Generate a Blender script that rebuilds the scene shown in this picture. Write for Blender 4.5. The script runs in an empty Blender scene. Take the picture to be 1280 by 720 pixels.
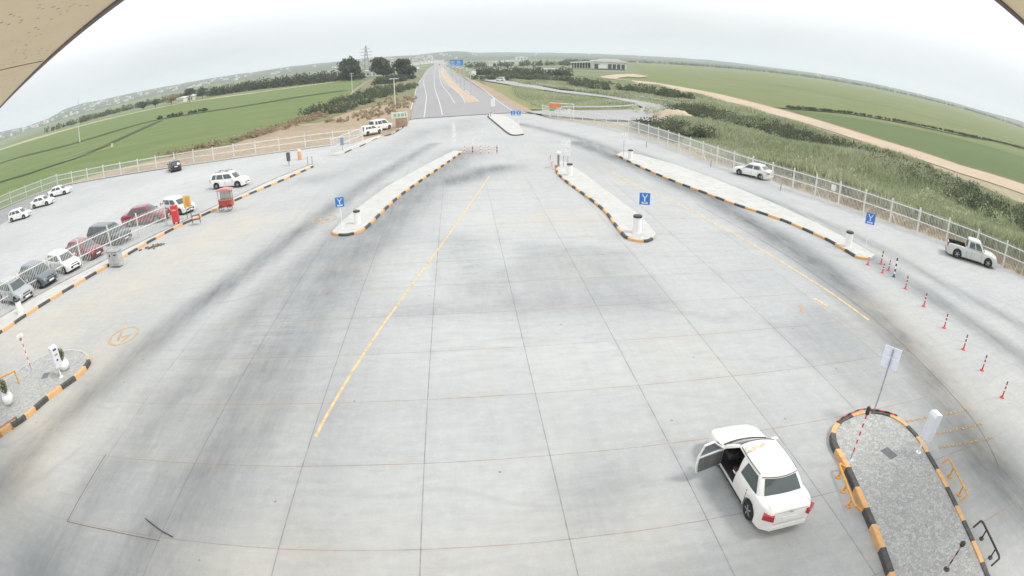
import bpy, bmesh, math, random
import numpy as np
from mathutils import Vector, Matrix
from mathutils.geometry import tessellate_polygon
random.seed(7)
R = math.radians
S = bpy.context.scene
C = S.collection

# ------------------------------------------------------------------ camera
# A wide surveillance lens: theta = A r + B r^3 + D r^5 (r = 1 at the side of the frame)
LA, LB, LD = 0.897, -0.0317, 0.0532
PITCH, YAW, ROLL, CAMH = 0.4057, 0.0887, 0.0144, 12.0
cp, sp = math.cos(PITCH), math.sin(PITCH); cy, sy = math.cos(YAW), math.sin(YAW); cr, sr = math.cos(ROLL), math.sin(ROLL)
def to_world(d):
    d = (cr*d[0]+sr*d[2], d[1], -sr*d[0]+cr*d[2])
    d = (d[0], cp*d[1]+sp*d[2], -sp*d[1]+cp*d[2])
    return Vector((cy*d[0]+sy*d[1], -sy*d[0]+cy*d[1], d[2]))
def ray(px, py):
    x = (px-640)/640; y = -(py-360)/640; r = math.hypot(x, y) or 1e-9
    th = LA*r+LB*r**3+LD*r**5
    return to_world((math.sin(th)*x/r, math.cos(th), math.sin(th)*y/r))
def W(px, py, z=0.0, far=6000.0):
    """ground point seen at a photo pixel (measured on the photo), at height z"""
    d = ray(px, py); dz = min(d.z, (z-CAMH)/far) if z < CAMH else d.z
    t = (z-CAMH)/dz
    return Vector((d.x*t, d.y*t, z))
cd = bpy.data.cameras.new('camera'); cam = bpy.data.objects.new('camera', cd); C.objects.link(cam)
cd.type = 'PANO'; cd.panorama_type = 'FISHEYE_LENS_POLYNOMIAL'; cd.fisheye_fov = R(170); cd.sensor_width = 36; cd.sensor_fit = 'HORIZONTAL'
rr = np.linspace(0.01, 1.2, 200)
k = np.linalg.lstsq(np.stack([(rr*18)**i for i in (1, 2, 3, 4)], 1), LA*rr+LB*rr**3+LD*rr**5, rcond=None)[0]
cd.fisheye_polynomial_k0 = 0
cd.fisheye_polynomial_k1, cd.fisheye_polynomial_k2, cd.fisheye_polynomial_k3, cd.fisheye_polynomial_k4 = [-float(v) for v in k]
cd.clip_start = 0.05; cd.clip_end = 30000
ax, ay, az = to_world((1,0,0)), to_world((0,0,1)), -to_world((0,1,0))
m = Matrix((ax, ay, az)).transposed().to_4x4(); m.translation = (0,0,CAMH); cam.matrix_world = m
S.camera = cam

# ------------------------------------------------------------------ light
SUN_EL, SUN_AZ = R(54), R(104)
w = bpy.data.worlds.new("World"); S.world = w; w.use_nodes = True
nt = w.node_tree; bg = nt.nodes['Background']; bg.inputs[1].default_value = 0.118
sky = nt.nodes.new('ShaderNodeTexSky'); sky.sky_type = 'NISHITA'; sky.sun_disc = False
sky.sun_elevation = SUN_EL; sky.sun_rotation = SUN_AZ; sky.air_density = 1.2; sky.dust_density = 4.0
tc = nt.nodes.new('ShaderNodeTexCoord')
mp = nt.nodes.new('ShaderNodeMapping'); mp.inputs['Scale'].default_value = (1.0, 1.0, 3.2); mp.inputs['Location'].default_value = (0.6, 0.3, 0.1)
nz = nt.nodes.new('ShaderNodeTexNoise'); nz.inputs['Scale'].default_value = 1.7; nz.inputs['Detail'].default_value = 7; nz.inputs['Roughness'].default_value = .55
rp = nt.nodes.new('ShaderNodeValToRGB'); rp.color_ramp.elements[0].position = .26; rp.color_ramp.elements[1].position = .46
rp.color_ramp.elements[0].color = (.80,.80,.80,1); rp.color_ramp.elements[1].color = (.985,.985,.985,1)
mx = nt.nodes.new('ShaderNodeMixRGB'); mx.inputs[2].default_value = (7,7,7,1)
nz2 = nt.nodes.new('ShaderNodeTexNoise'); nz2.inputs['Scale'].default_value = 3.1; nz2.inputs['Detail'].default_value = 5
mx2 = nt.nodes.new('ShaderNodeMixRGB'); mx2.inputs[1].default_value = (6.5,7.05,7.35,1); mx2.inputs[2].default_value = (8.0,8.0,8.05,1)
L = nt.links.new
L(tc.outputs['Generated'], mp.inputs['Vector']); L(mp.outputs[0], nz.inputs['Vector']); L(mp.outputs[0], nz2.inputs['Vector'])
L(nz.outputs['Fac'], rp.inputs[0]); L(rp.outputs[0], mx.inputs[0]); L(sky.outputs[0], mx.inputs[1])
L(nz2.outputs['Fac'], mx2.inputs[0]); L(mx2.outputs[0], mx.inputs[2]); 
sz_ = nt.nodes.new('ShaderNodeSeparateXYZ'); L(tc.outputs['Generated'], sz_.inputs[0])
# overcast: the cloud deck is brighter overhead than near the horizon
el = nt.nodes.new('ShaderNodeFloatCurve'); cvp = el.mapping.curves[0].points
cvp[0].location = (0, .58); cvp[1].location = (1, 1.05); cvp.new(.06, .66); cvp.new(.10, .78); cvp.new(.14, .90); cvp.new(.35, .97); el.mapping.update(); L(sz_.outputs[2], el.inputs['Value'])
mul = nt.nodes.new('ShaderNodeMixRGB'); mul.blend_type = 'MULTIPLY'; mul.inputs[0].default_value = 1
L(mx.outputs[0], mul.inputs[1]); L(el.outputs[0], mul.inputs[2]); L(mul.outputs[0], bg.inputs[0])
sd = bpy.data.lights.new('sun', 'SUN'); sd.energy = 1.5; sd.angle = R(11); sd.color = (1, .96, .9)
so = bpy.data.objects.new('sun', sd); C.objects.link(so)
sdir = Vector((math.sin(SUN_AZ)*math.cos(SUN_EL), math.cos(SUN_AZ)*math.cos(SUN_EL), math.sin(SUN_EL)))
so.rotation_euler = (-sdir).to_track_quat('-Z', 'Y').to_euler()
S.view_settings.view_transform = 'Standard'; S.view_settings.look = 'None'; S.view_settings.gamma = 1
S.view_settings.use_curve_mapping = False
S.view_settings.exposure = 0.60
S.render.engine = 'CYCLES'; S.cycles.max_bounces = 6; S.cycles.volume_bounces = 1; S.cycles.use_denoising = True
S.cycles.transparent_max_bounces = 12

# ------------------------------------------------------------------ materials
MATS = {}
def mat(name, col, rough=.7, var=.12, scale=3.0, bump=0.0, metal=0.0, col2=None, island=False, spec=.5, bscale=None):
    if name in MATS: return MATS[name]
    m = bpy.data.materials.new(name); m.use_nodes = True; MATS[name] = m
    t = m.node_tree; n = t.nodes; b = n['Principled BSDF']; l = t.links.new
    b.inputs['Roughness'].default_value = rough; b.inputs['Metallic'].default_value = metal
    b.inputs['Specular IOR Level'].default_value = spec
    geo = n.new('ShaderNodeNewGeometry')
    no = n.new('ShaderNodeTexNoise'); no.inputs['Scale'].default_value = scale; no.inputs['Detail'].default_value = 6; no.inputs['Roughness'].default_value = .6
    l(geo.outputs['Position'], no.inputs['Vector'])
    c2 = col2 or tuple(min(1, c*(1+var*1.5)) for c in col)
    c1 = tuple(c*(1-var*1.5) for c in col) if not col2 else col
    mr = n.new('ShaderNodeMapRange'); mr.inputs[1].default_value = .3; mr.inputs[2].default_value = .7
    l(no.outputs['Fac'], mr.inputs[0])
    mx = n.new('ShaderNodeMixRGB'); mx.inputs[1].default_value = (*c1, 1); mx.inputs[2].default_value = (*c2, 1)
    l(mr.outputs[0], mx.inputs[0])
    out = mx.outputs[0]
    if island:
        hs = n.new('ShaderNodeHueSaturation'); l(out, hs.inputs['Color'])
        m2 = n.new('ShaderNodeMapRange'); m2.inputs[3].default_value = .65; m2.inputs[4].default_value = 1.4
        l(geo.outputs['Random Per Island'], m2.inputs[0]); l(m2.outputs[0], hs.inputs['Value']); out = hs.outputs[0]
    l(out, b.inputs['Base Color'])
    if island:
        tl = n.new('ShaderNodeBsdfTranslucent'); ms = n.new('ShaderNodeMixShader'); ms.inputs[0].default_value = .38
        l(out, tl.inputs['Color']); l(b.outputs[0], ms.inputs[1]); l(tl.outputs[0], ms.inputs[2]); l(ms.outputs[0], n['Material Output'].inputs['Surface'])
    if bump:
        nb = n.new('ShaderNodeTexNoise'); nb.inputs['Scale'].default_value = bscale or scale*6; nb.inputs['Detail'].default_value = 4
        l(geo.outputs['Position'], nb.inputs['Vector'])
        bp = n.new('ShaderNodeBump'); bp.inputs['Strength'].default_value = bump; bp.inputs['Distance'].default_value = .03
        l(nb.outputs['Fac'], bp.inputs['Height']); l(bp.outputs[0], b.inputs['Normal'])
    return m

def N(t, typ, **kw):
    n = t.nodes.new(typ)
    for a, v in kw.items(): setattr(n, a, v)
    return n
def math_node(t, op, a, b=None, c=None, clamp=False):
    n = t.nodes.new('ShaderNodeMath'); n.operation = op; n.use_clamp = clamp
    for i, v in enumerate((a, b, c)):
        if v is None: continue
        if isinstance(v, (int, float)): n.inputs[i].default_value = v
        else: t.links.new(v, n.inputs[i])
    return n.outputs[0]
def mixc(t, fac, a, b, mode='MIX'):
    n = t.nodes.new('ShaderNodeMixRGB'); n.blend_type = mode
    for i, v in ((0, fac), (1, a), (2, b)):
        if isinstance(v, tuple): n.inputs[i].default_value = (*v, 1)
        elif isinstance(v, (int, float)): n.inputs[i].default_value = v
        else: t.links.new(v, n.inputs[i])
    return n.outputs[0]
def noise(t, vec, scale, detail=5, rough=.6, sc=None):
    if sc:
        mp = t.nodes.new('ShaderNodeMapping'); mp.inputs['Scale'].default_value = sc; t.links.new(vec, mp.inputs[0]); vec = mp.outputs[0]
    n = t.nodes.new('ShaderNodeTexNoise'); n.inputs['Scale'].default_value = scale; n.inputs['Detail'].default_value = detail
    n.inputs['Roughness'].default_value = rough; t.links.new(vec, n.inputs['Vector']); return n.outputs['Fac']
def ramp(t, v, lo, hi, a=0.0, b=1.0):
    n = t.nodes.new('ShaderNodeMapRange'); t.links.new(v, n.inputs[0])
    n.inputs[1].default_value = lo; n.inputs[2].default_value = hi; n.inputs[3].default_value = a; n.inputs[4].default_value = b
    return n.outputs[0]

GX, GY, OX, OY = 4.03, 3.65, -1.63, 25.05
def concrete_material():
    m = bpy.data.materials.new('concrete_slabs'); m.use_nodes = True; t = m.node_tree; b = t.nodes['Principled BSDF']; l = t.links.new
    geo = N(t, 'ShaderNodeNewGeometry'); P = geo.outputs['Position']
    sx = N(t, 'ShaderNodeSeparateXYZ'); l(P, sx.inputs[0])
    wob = noise(t, P, .25, 3); wob = ramp(t, wob, 0, 1, -.12, .12)
    X = math_node(t, 'ADD', math_node(t, 'DIVIDE', math_node(t, 'SUBTRACT', sx.outputs[0], OX), GX), .0)
    Y = math_node(t, 'DIVIDE', math_node(t, 'SUBTRACT', math_node(t, 'ADD', sx.outputs[1], math_node(t, 'MULTIPLY', wob, .4)), OY), GY)
    def line(v, g, wd):
        d = math_node(t, 'MULTIPLY', math_node(t, 'ABSOLUTE', math_node(t, 'SUBTRACT', math_node(t, 'FRACT', math_node(t, 'ADD', v, .5)), .5)), g)
        return ramp(t, d, wd*.5, wd, 1.0, 0.0), ramp(t, d, .0, .42, 1.0, 0.0)
    lx, hx = line(X, GX, .024); ly, hy = line(Y, GY, .026)
    jn = ramp(t, noise(t, P, 1.6, 6, .7), .3, .65, .25, 1.0)
    zone = math_node(t, 'MULTIPLY', ramp(t, sx.outputs[0], -16, -11, .12, 1), math_node(t, 'MULTIPLY', ramp(t, sx.outputs[1], 30, 75, 1, .25), ramp(t, sx.outputs[0], 17, 21, 1, .2)))
    jn = math_node(t, 'MULTIPLY', jn, zone)
    fx = N(t, 'ShaderNodeCombineXYZ')
    l(math_node(t, 'FLOOR', X), fx.inputs[0]); l(math_node(t, 'FLOOR', Y), fx.inputs[1])
    wn = N(t, 'ShaderNodeTexWhiteNoise', noise_dimensions='3D'); l(fx.outputs[0], wn.inputs['Vector'])
    base = mixc(t, ramp(t, noise(t, P, .12, 4), .3, .7), (.385,.392,.39), (.455,.46,.452))
    # slab by slab tone
    base = mixc(t, ramp(t, wn.outputs['Value'], .55, 1.0, 0, .38), base, (.50,.49,.455))
    base = mixc(t, ramp(t, wn.outputs['Value'], .0, .3, .36, 0), base, (.345,.36,.368))
    # drifts of brown dust, broom streaks, mottling
    base = mixc(t, ramp(t, noise(t, P, .22, 6, .65, (1,.35,1)), .52, .8, 0, .55), base, (.48,.435,.355))
    base = mixc(t, ramp(t, noise(t, P, .9, 8, .74, (.5,2.4,1)), .42, .72, 0, .62), base, (.31,.325,.33))
    base = mixc(t, ramp(t, noise(t, P, 1.3, 7, .75, (1.6,.16,1)), .45, .8, 0, .38), base, (.28,.29,.298))
    base = mixc(t, ramp(t, noise(t, P, 2.6, 8, .78), .48, .72, 0, .55), base, (.53,.53,.515))
    base = mixc(t, ramp(t, noise(t, P, 22, 3, .6), .3, .8, 0, .35), base, (.30,.30,.295))
    at = N(t, 'ShaderNodeAttribute', attribute_name='wear')
    sepw = N(t, 'ShaderNodeSeparateColor'); l(at.outputs['Color'], sepw.inputs[0])
    tn = ramp(t, noise(t, P, .9, 8, .72, (1.3,.28,1)), .28, .68, .62, 1.12)
    tn2 = ramp(t, noise(t, P, 3.2, 6, .75, (1.8,.22,1)), .3, .7, .80, 1.10)
    tn3 = ramp(t, noise(t, P, .28, 5, .65), .3, .7, .75, 1.12)
    wf = math_node(t, 'MULTIPLY', math_node(t, 'MULTIPLY', sepw.outputs[0], tn), math_node(t, 'MULTIPLY', tn2, tn3), clamp=True)
    base = mixc(t, wf, base, (.125,.135,.14))
    base = mixc(t, math_node(t, 'MULTIPLY', sepw.outputs[1], ramp(t, noise(t, P, .5, 6, .7), .25, .65), clamp=True), base, (.52,.445,.335))
    base = mixc(t, math_node(t, 'MULTIPLY', sepw.outputs[2], ramp(t, noise(t, P, 1.0, 6, .75, (.6,2,1)), .35, .6), clamp=True), base, (.50,.51,.505))
    vsp = N(t, 'ShaderNodeTexVoronoi'); vsp.inputs['Scale'].default_value = 1.15; l(P, vsp.inputs['Vector'])
    sps = N(t, 'ShaderNodeSeparateColor'); l(vsp.outputs['Color'], sps.inputs[0])
    spot = math_node(t, 'MULTIPLY', ramp(t, vsp.outputs['Distance'], .035, .075, 1, 0), ramp(t, sps.outputs[0], .72, .78, 0, .75))
    base = mixc(t, spot, base, (.15,.145,.14))
    # thin wandering scratches and skid arcs
    ws = N(t, 'ShaderNodeTexWave', wave_type='RINGS', rings_direction='Z'); ws.inputs['Scale'].default_value = .09; ws.inputs['Distortion'].default_value = 14; ws.inputs['Detail'].default_value = 3; ws.inputs['Detail Scale'].default_value = .6; l(P, ws.inputs['Vector'])
    base = mixc(t, math_node(t, 'MULTIPLY', ramp(t, ws.outputs['Fac'], .965, 1.0, 0, .22), ramp(t, noise(t, P, .13, 4), .48, .62)), base, (.23,.235,.24))
    # joints: seal plus a rusty or dark bleed beside it
    base = mixc(t, math_node(t, 'MULTIPLY', math_node(t, 'MULTIPLY', hy, math_node(t, 'MULTIPLY', zone, ramp(t, noise(t, P, .35, 4), .45, .7))), .34), base, (.39,.31,.26))
    base = mixc(t, math_node(t, 'MULTIPLY', math_node(t, 'MULTIPLY', hx, math_node(t, 'MULTIPLY', zone, ramp(t, noise(t, P, .22, 5), .48, .68))), .28), base, (.24,.24,.24))
    base = mixc(t, math_node(t, 'MULTIPLY', math_node(t, 'MULTIPLY', ly, jn), .62), base, (.20,.13,.10))
    base = mixc(t, math_node(t, 'MULTIPLY', math_node(t, 'MULTIPLY', lx, jn), .70), base, (.10,.10,.10))
    l(base, b.inputs['Base Color']); b.inputs['Roughness'].default_value = .82
    b.inputs['Specular IOR Level'].default_value = .3
    bp = N(t, 'ShaderNodeBump'); bp.inputs['Strength'].default_value = .25; bp.inputs['Distance'].default_value = .01
    l(noise(t, P, 30, 4), bp.inputs['Height']); l(bp.outputs[0], b.inputs['Normal'])
    return m
def layered(name, cols, scale, stretch=None, rough=.9, fine=None, bump=.4, bscale=8):
    """ground cover of several tones broken up by noise"""
    m = bpy.data.materials.new(name); m.use_nodes = True; t = m.node_tree; b = t.nodes['Principled BSDF']; l = t.links.new
    geo = N(t, 'ShaderNodeNewGeometry'); P = geo.outputs['Position']
    base = mixc(t, ramp(t, noise(t, P, scale, 6, .6, stretch), .35, .65), cols[0], cols[1])
    for i, c in enumerate(cols[2:]):
        base = mixc(t, ramp(t, noise(t, P, scale*(2.3+1.9*i), 7, .7, stretch), .5, .68, 0, .8), base, c)
    if fine:
        base = mixc(t, ramp(t, noise(t, P, fine[0], 6, .75), .4, .7, 0, .6), base, fine[1])
    l(base, b.inputs['Base Color']); b.inputs['Roughness'].default_value = rough; b.inputs['Specular IOR Level'].default_value = .2
    if bump:
        bp = N(t, 'ShaderNodeBump'); bp.inputs['Strength'].default_value = bump; bp.inputs['Distance'].default_value = .3
        l(noise(t, P, bscale, 5), bp.inputs['Height']); l(bp.outputs[0], b.inputs['Normal'])
    MATS[name] = m; return m
M_conc = concrete_material()
M_base = layered('dry_ground', [(.16,.17,.08),(.22,.19,.11),(.12,.15,.06),(.26,.21,.14)], .004, fine=(.02,(.11,.14,.05)))
M_far = layered('far_farmland', [(.15,.19,.09),(.20,.21,.12),(.10,.13,.07),(.27,.24,.17)], .0022, (1,2.6,1), fine=(.012,(.09,.12,.06)), bump=0)
M_fieldL = layered('paddy_green', [(.120,.172,.052),(.146,.19,.062),(.18,.21,.085),(.10,.15,.046)], .012, (1,3,1), fine=(.7,(.12,.145,.062)), bscale=3)
M_fieldR = layered('paddy_pale', [(.140,.174,.062),(.168,.188,.074),(.215,.208,.10),(.122,.16,.056)], .010, (2.5,1,1), fine=(.5,(.155,.175,.085)), bscale=3)
M_fieldR2 = layered('paddy_deep', [(.092,.136,.048),(.112,.15,.056)], .02, (1,2,1), fine=(.9,(.105,.135,.058)), bscale=3)
M_ditch = layered('ditch_green', [(.065,.08,.04),(.085,.10,.05),(.13,.12,.07)], .06, fine=(1.2,(.05,.08,.03)))
M_straw = layered('straw_strip', [(.42,.40,.22),(.36,.36,.18)], .05, fine=(1,(.20,.22,.09)))
M_dirt = layered('brown_dirt', [(.40,.30,.22),(.35,.27,.20),(.25,.225,.14),(.44,.35,.27)], .05, fine=(.9,(.20,.17,.09)))
M_verge = layered('verge_soil', [(.42,.33,.25),(.33,.29,.19),(.48,.38,.30)], .08, fine=(1.4,(.14,.16,.06)))
M_track = layered('dirt_track', [(.50,.40,.30),(.44,.35,.26),(.56,.46,.36)], .05, fine=(1.5,(.40,.31,.22)))
M_asph = layered('asphalt', [(.285,.28,.278),(.33,.325,.32),(.25,.25,.25)], .05, (1,.15,1), fine=(6,(.24,.238,.235)), rough=.85, bump=.1)
M_serv = layered('worn_asphalt', [(.33,.325,.32),(.38,.375,.37)], .06, fine=(4,(.28,.28,.28)), bump=.1)
M_pave = layered('island_concrete', [(.47,.465,.445),(.53,.52,.50),(.38,.375,.35)], .5, fine=(5,(.48,.47,.44)), bump=.1)
M_pink = layered('red_edge_strip', [(.42,.33,.29),(.47,.39,.34)], .4, bump=0)
def cobble_material():
    m = bpy.data.materials.new('cobbles'); m.use_nodes = True; t = m.node_tree; b = t.nodes['Principled BSDF']; l = t.links.new
    geo = N(t, 'ShaderNodeNewGeometry'); P = geo.outputs['Position']
    v = N(t, 'ShaderNodeTexVoronoi', feature='F1'); v.inputs['Scale'].default_value = 8; l(P, v.inputs['Vector'])
    e = N(t, 'ShaderNodeTexVoronoi', feature='DISTANCE_TO_EDGE'); e.inputs['Scale'].default_value = 8; l(P, e.inputs['Vector'])
    sc = N(t, 'ShaderNodeSeparateColor'); l(v.outputs['Color'], sc.inputs[0])
    base = mixc(t, sc.outputs[0], (.31,.315,.31), (.47,.475,.465))
    base = mixc(t, ramp(t, noise(t, P, 1.1, 5), .4, .7, 0, .5), base, (.42,.415,.385))
    base = mixc(t, ramp(t, e.outputs['Distance'], .02, .09, .62, 0), base, (.22,.215,.20))
    l(base, b.inputs['Base Color']); b.inputs['Roughness'].default_value = .85
    bp = N(t, 'ShaderNodeBump'); bp.inputs['Strength'].default_value = .6; bp.inputs['Distance'].default_value = .015
    l(ramp(t, e.outputs['Distance'], .0, .2), bp.inputs['Height']); l(bp.outputs[0], b.inputs['Normal']); return m
M_cob = cobble_material()
def paint_material(name, col, wear=.5, lo=.42):
    m = bpy.data.materials.new(name); m.use_nodes = True; t = m.node_tree; b = t.nodes['Principled BSDF']; l = t.links.new
    geo = N(t, 'ShaderNodeNewGeometry'); P = geo.outputs['Position']
    tr = N(t, 'ShaderNodeBsdfTransparent'); mxs = N(t, 'ShaderNodeMixShader')
    f = math_node(t, 'MULTIPLY', ramp(t, noise(t, P, 2.2, 8, .8), lo-.1, lo+.12, wear, 0), 1.0)
    l(f, mxs.inputs[0]); l(b.outputs[0], mxs.inputs[1]); l(tr.outputs[0], mxs.inputs[2]); l(mxs.outputs[0], t.nodes['Material Output'].inputs[0])
    l(mixc(t, ramp(t, noise(t, P, 5, 5), .3, .7), col, tuple(c*.8 for c in col)), b.inputs['Base Color']); b.inputs['Roughness'].default_value = .7
    return m
M_yel = paint_material('yellow_paint', (.73,.53,.27), .6, .42)
M_ora = paint_material('orange_paint', (.68,.46,.24), .88, .52)
M_wht = paint_material('white_paint', (.72,.72,.71), .6, .45)
M_wfade = paint_material('faded_white_paint', (.72,.72,.70), .9, .5)

white = mat('white_metal', (.82,.82,.81), .45, .05)
fencew = mat('fence_white', (.68,.68,.65), .5, .08)
galv = mat('galvanised', (.42,.43,.44), .45, .12, metal=.3)
grey = mat('grey_plastic', (.30,.31,.31), .6, .15)
dark = mat('dark_plastic', (.035,.036,.038), .5, .2)
black = mat('kerb_black', (.045,.045,.043), .7, .35, 6, col2=(.10,.10,.095))
kyel = mat('kerb_yellow', (.62,.32,.11), .65, .2, 5, col2=(.70,.44,.21))
orange = mat('rail_orange', (.66,.33,.06), .55, .15, 5)
red = mat('post_red', (.60,.07,.06), .5, .15)
blue = mat('sign_blue', (.03,.20,.60), .4, .05)
glass = mat('car_glass', (.060,.080,.080), .06, .05, spec=.8)
tyre = mat('tyre', (.02,.02,.02), .8, .2)
rim = mat('rim_alloy', (.45,.46,.47), .3, .08, metal=.7)
lampred = mat('lamp_red', (.42,.03,.04), .2, .05)
lampclr = mat('lamp_clear', (.65,.66,.68), .12, .05)
seatm = mat('seat_cloth', (.12,.055,.05), .8, .2)
def paint(name, col): 
    mm = mat(name, col, .22, .03, 1.0, spec=.6); mm.node_tree.nodes['Principled BSDF'].inputs['Coat Weight'].default_value = .4; return mm

# ------------------------------------------------------------------ mesh helpers
class MB:
    def __init__(s): s.v, s.f, s.m, s.g = [], [], [], []
    def add(s, vs, fs, mi=0):
        o = len(s.v); s.g.append((o, len(s.f))); s.v += [tuple(v) for v in vs]; s.f += [tuple(i+o for i in f) for f in fs]; s.m += [mi]*len(fs); return s
    def box(s, c, d, rz=0, mi=0, taper=1.0, tilt=None):
        x, y, z = d[0]/2, d[1]/2, d[2]/2; M3 = Matrix.Rotation(rz, 3, 'Z')
        if tilt: M3 = M3 @ Matrix.Rotation(tilt[1], 3, tilt[0])
        vs = []
        for sz in (-1, 1):
            k = taper if sz > 0 else 1
            for a, b in ((-1,-1),(1,-1),(1,1),(-1,1)): vs.append(M3 @ Vector((a*x*k, b*y*k, sz*z)) + Vector(c))
        return s.add(vs, [(0,3,2,1),(4,5,6,7),(0,1,5,4),(1,2,6,5),(2,3,7,6),(3,0,4,7)], mi)
    def cyl(s, a, b, r0, r1=None, n=12, mi=0, cap=True):
        a, b = Vector(a), Vector(b); r1 = r0 if r1 is None else r1; ax = (b-a).normalized()
        u = ax.orthogonal().normalized(); v = ax.cross(u); vs = []
        for p, r in ((a, r0), (b, r1)):
            for i in range(n):
                t = 2*math.pi*i/n; vs.append(p + u*r*math.cos(t) + v*r*math.sin(t))
        fs = [(i, (i+1) % n, n+(i+1) % n, n+i) for i in range(n)]
        if cap: fs += [tuple(range(n))[::-1], tuple(range(n, 2*n))]
        return s.add(vs, fs, mi)
    def tube(s, pts, r, n=8, mi=0):
        for a, b in zip(pts[:-1], pts[1:]): s.cyl(a, b, r, n=n, mi=mi)
        return s
    def lathe(s, prof, c=(0,0,0), n=20, mi=0):
        vs = []; fs = []; q = len(prof)
        for r, z in prof:
            for i in range(n):
                t = 2*math.pi*i/n; vs.append((c[0]+r*math.cos(t), c[1]+r*math.sin(t), c[2]+z))
        for j in range(q-1):
            for i in range(n): fs.append((j*n+i, j*n+(i+1) % n, (j+1)*n+(i+1) % n, (j+1)*n+i))
        fs.append(tuple(range(n))[::-1]); fs.append(tuple((q-1)*n+i for i in range(n)))
        return s.add(vs, fs, mi)
    def prism(s, poly, a, b, axis='z', mi=0):
        n = len(poly)
        def P(p, h): return (p[0], p[1], h) if axis == 'z' else (p[0], h, p[1]) if axis == 'y' else (h, p[0], p[1])
        vs = [P(p, a) for p in poly] + [P(p, b) for p in poly]
        return s.add(vs, [tuple(range(n))[::-1], tuple(range(n, 2*n))] + [(i, (i+1) % n, n+(i+1) % n, n+i) for i in range(n)], mi)
    def split(s):
        """one builder per group of shapes that touch"""
        k = len(s.g)
        if k < 2 or k > 400: return [s]
        ends = [g[0] for g in s.g[1:]]+[len(s.v)]; fe = [g[1] for g in s.g[1:]]+[len(s.f)]
        V = np.array([tuple(v) for v in s.v]); lo = np.array([V[g[0]:e].min(0) for g, e in zip(s.g, ends)]); hi = np.array([V[g[0]:e].max(0) for g, e in zip(s.g, ends)])
        size = (hi-lo).max(1); par = list(range(k))
        def find(a):
            while par[a] != a: a = par[a]
            return a
        for a in range(k):
            gap = np.maximum(0, np.maximum(lo[a]-hi, lo-hi[a])); near = np.sqrt((gap**2).sum(1)) <= np.maximum(.02, .45*np.maximum(size[a], size))
            for b_ in np.nonzero(near)[0]: par[find(int(b_))] = find(a)
        roots = sorted({find(a) for a in range(k)})
        if len(roots) == 1: return [s]
        out = []
        for r_ in roots:
            q = MB()
            for a in range(k):
                if find(a) == r_:
                    o = s.g[a][0]; q.g.append((len(q.v), len(q.f))); n0 = len(q.v)
                    q.v += s.v[o:ends[a]]; q.f += [tuple(i-o+n0 for i in f) for f in s.f[s.g[a][1]:fe[a]]]; q.m += s.m[s.g[a][1]:fe[a]]
            out.append(q)
        return out
    def build(s, name, mats, parent=None, smooth=False, fix=True, auto=None):
        if parent is not None:
            q = s.split()
            if len(q) > 1: return [x.build(name, mats, parent, smooth, fix, auto) for x in q][0]
        me = bpy.data.meshes.new(name); me.from_pydata([tuple(v) for v in s.v], [], s.f); 
        for mm in (mats if isinstance(mats, (list, tuple)) else [mats]): me.materials.append(mm)
        me.polygons.foreach_set('material_index', s.m)
        if fix:
            b = bmesh.new(); b.from_mesh(me); bmesh.ops.recalc_face_normals(b, faces=b.faces); b.to_mesh(me); b.free()
        if smooth:
            me.polygons.foreach_set('use_smooth', [True]*len(me.polygons))
            if auto is not None: me.set_sharp_from_angle(angle=R(auto))
        o = bpy.data.objects.new(name, me); C.objects.link(o)
        if parent: o.parent = parent
        return o
def tag(o, label=None, cat=None, group=None, kind=None):
    if label: o['label'] = label
    if cat: o['category'] = cat
    if group: o['group'] = group
    if kind: o['kind'] = kind
    return o
def thing(name, label, cat, loc=(0,0,0), rz=0, group=None):
    o = bpy.data.objects.new(name, None); C.objects.link(o); o.location = loc; o.rotation_euler = (0,0,rz); o.empty_display_size = .3
    return tag(o, label, cat, group)
def copy_tree(o, parent=None):
    c = o.copy(); C.objects.link(c); c.parent = parent
    for ch in [x for x in bpy.data.objects if x.parent == o]: copy_tree(ch, c)
    return c
def place(o, loc, rz=0, label=None, group=None):
    o.location = loc; o.rotation_euler = (0,0,rz)
    if label: o['label'] = label
    if group: o['group'] = group
    return o
def sheet(name, pts, z, m, cuts=None, kind='structure'):
    """a flat piece of ground bounded by pts"""
    b = bmesh.new(); a = sum(p[0]*q[1]-q[0]*p[1] for p, q in zip(pts, list(pts[1:])+[pts[0]]))
    if a < 0: pts = list(pts)[::-1]
    if cuts: b.faces.new([b.verts.new((p[0], p[1], z)) for p in pts])
    else:
        V = [b.verts.new((p[0], p[1], z)) for p in pts]
        for t3 in tessellate_polygon([[Vector((p[0], p[1], 0)) for p in pts]]):
            a_, b_, c_ = (pts[i] for i in t3); cr_ = (b_[0]-a_[0])*(c_[1]-a_[1])-(b_[1]-a_[1])*(c_[0]-a_[0])
            if abs(cr_) > 1e-6: b.faces.new([V[i] for i in (t3 if cr_ > 0 else t3[::-1])])
    if cuts:
        x0, x1, y0, y1, st = cuts
        for ax_, lo, hi in ((0, x0, x1), (1, y0, y1)):
            c = lo
            while c <= hi:
                co = [0,0,0]; no = [0,0,0]; co[ax_] = c; no[ax_] = 1
                bmesh.ops.bisect_plane(b, geom=b.verts[:]+b.edges[:]+b.faces[:], plane_co=co, plane_no=no); c += st
    if cuts: bmesh.ops.triangulate(b, faces=b.faces)
    me = bpy.data.meshes.new(name); b.to_mesh(me); b.free(); me.materials.append(m)
    o = bpy.data.objects.new(name, me); C.objects.link(o)
    if kind: o['kind'] = kind
    return o
def px(*pts): return [W(*p) for p in pts]
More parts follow.
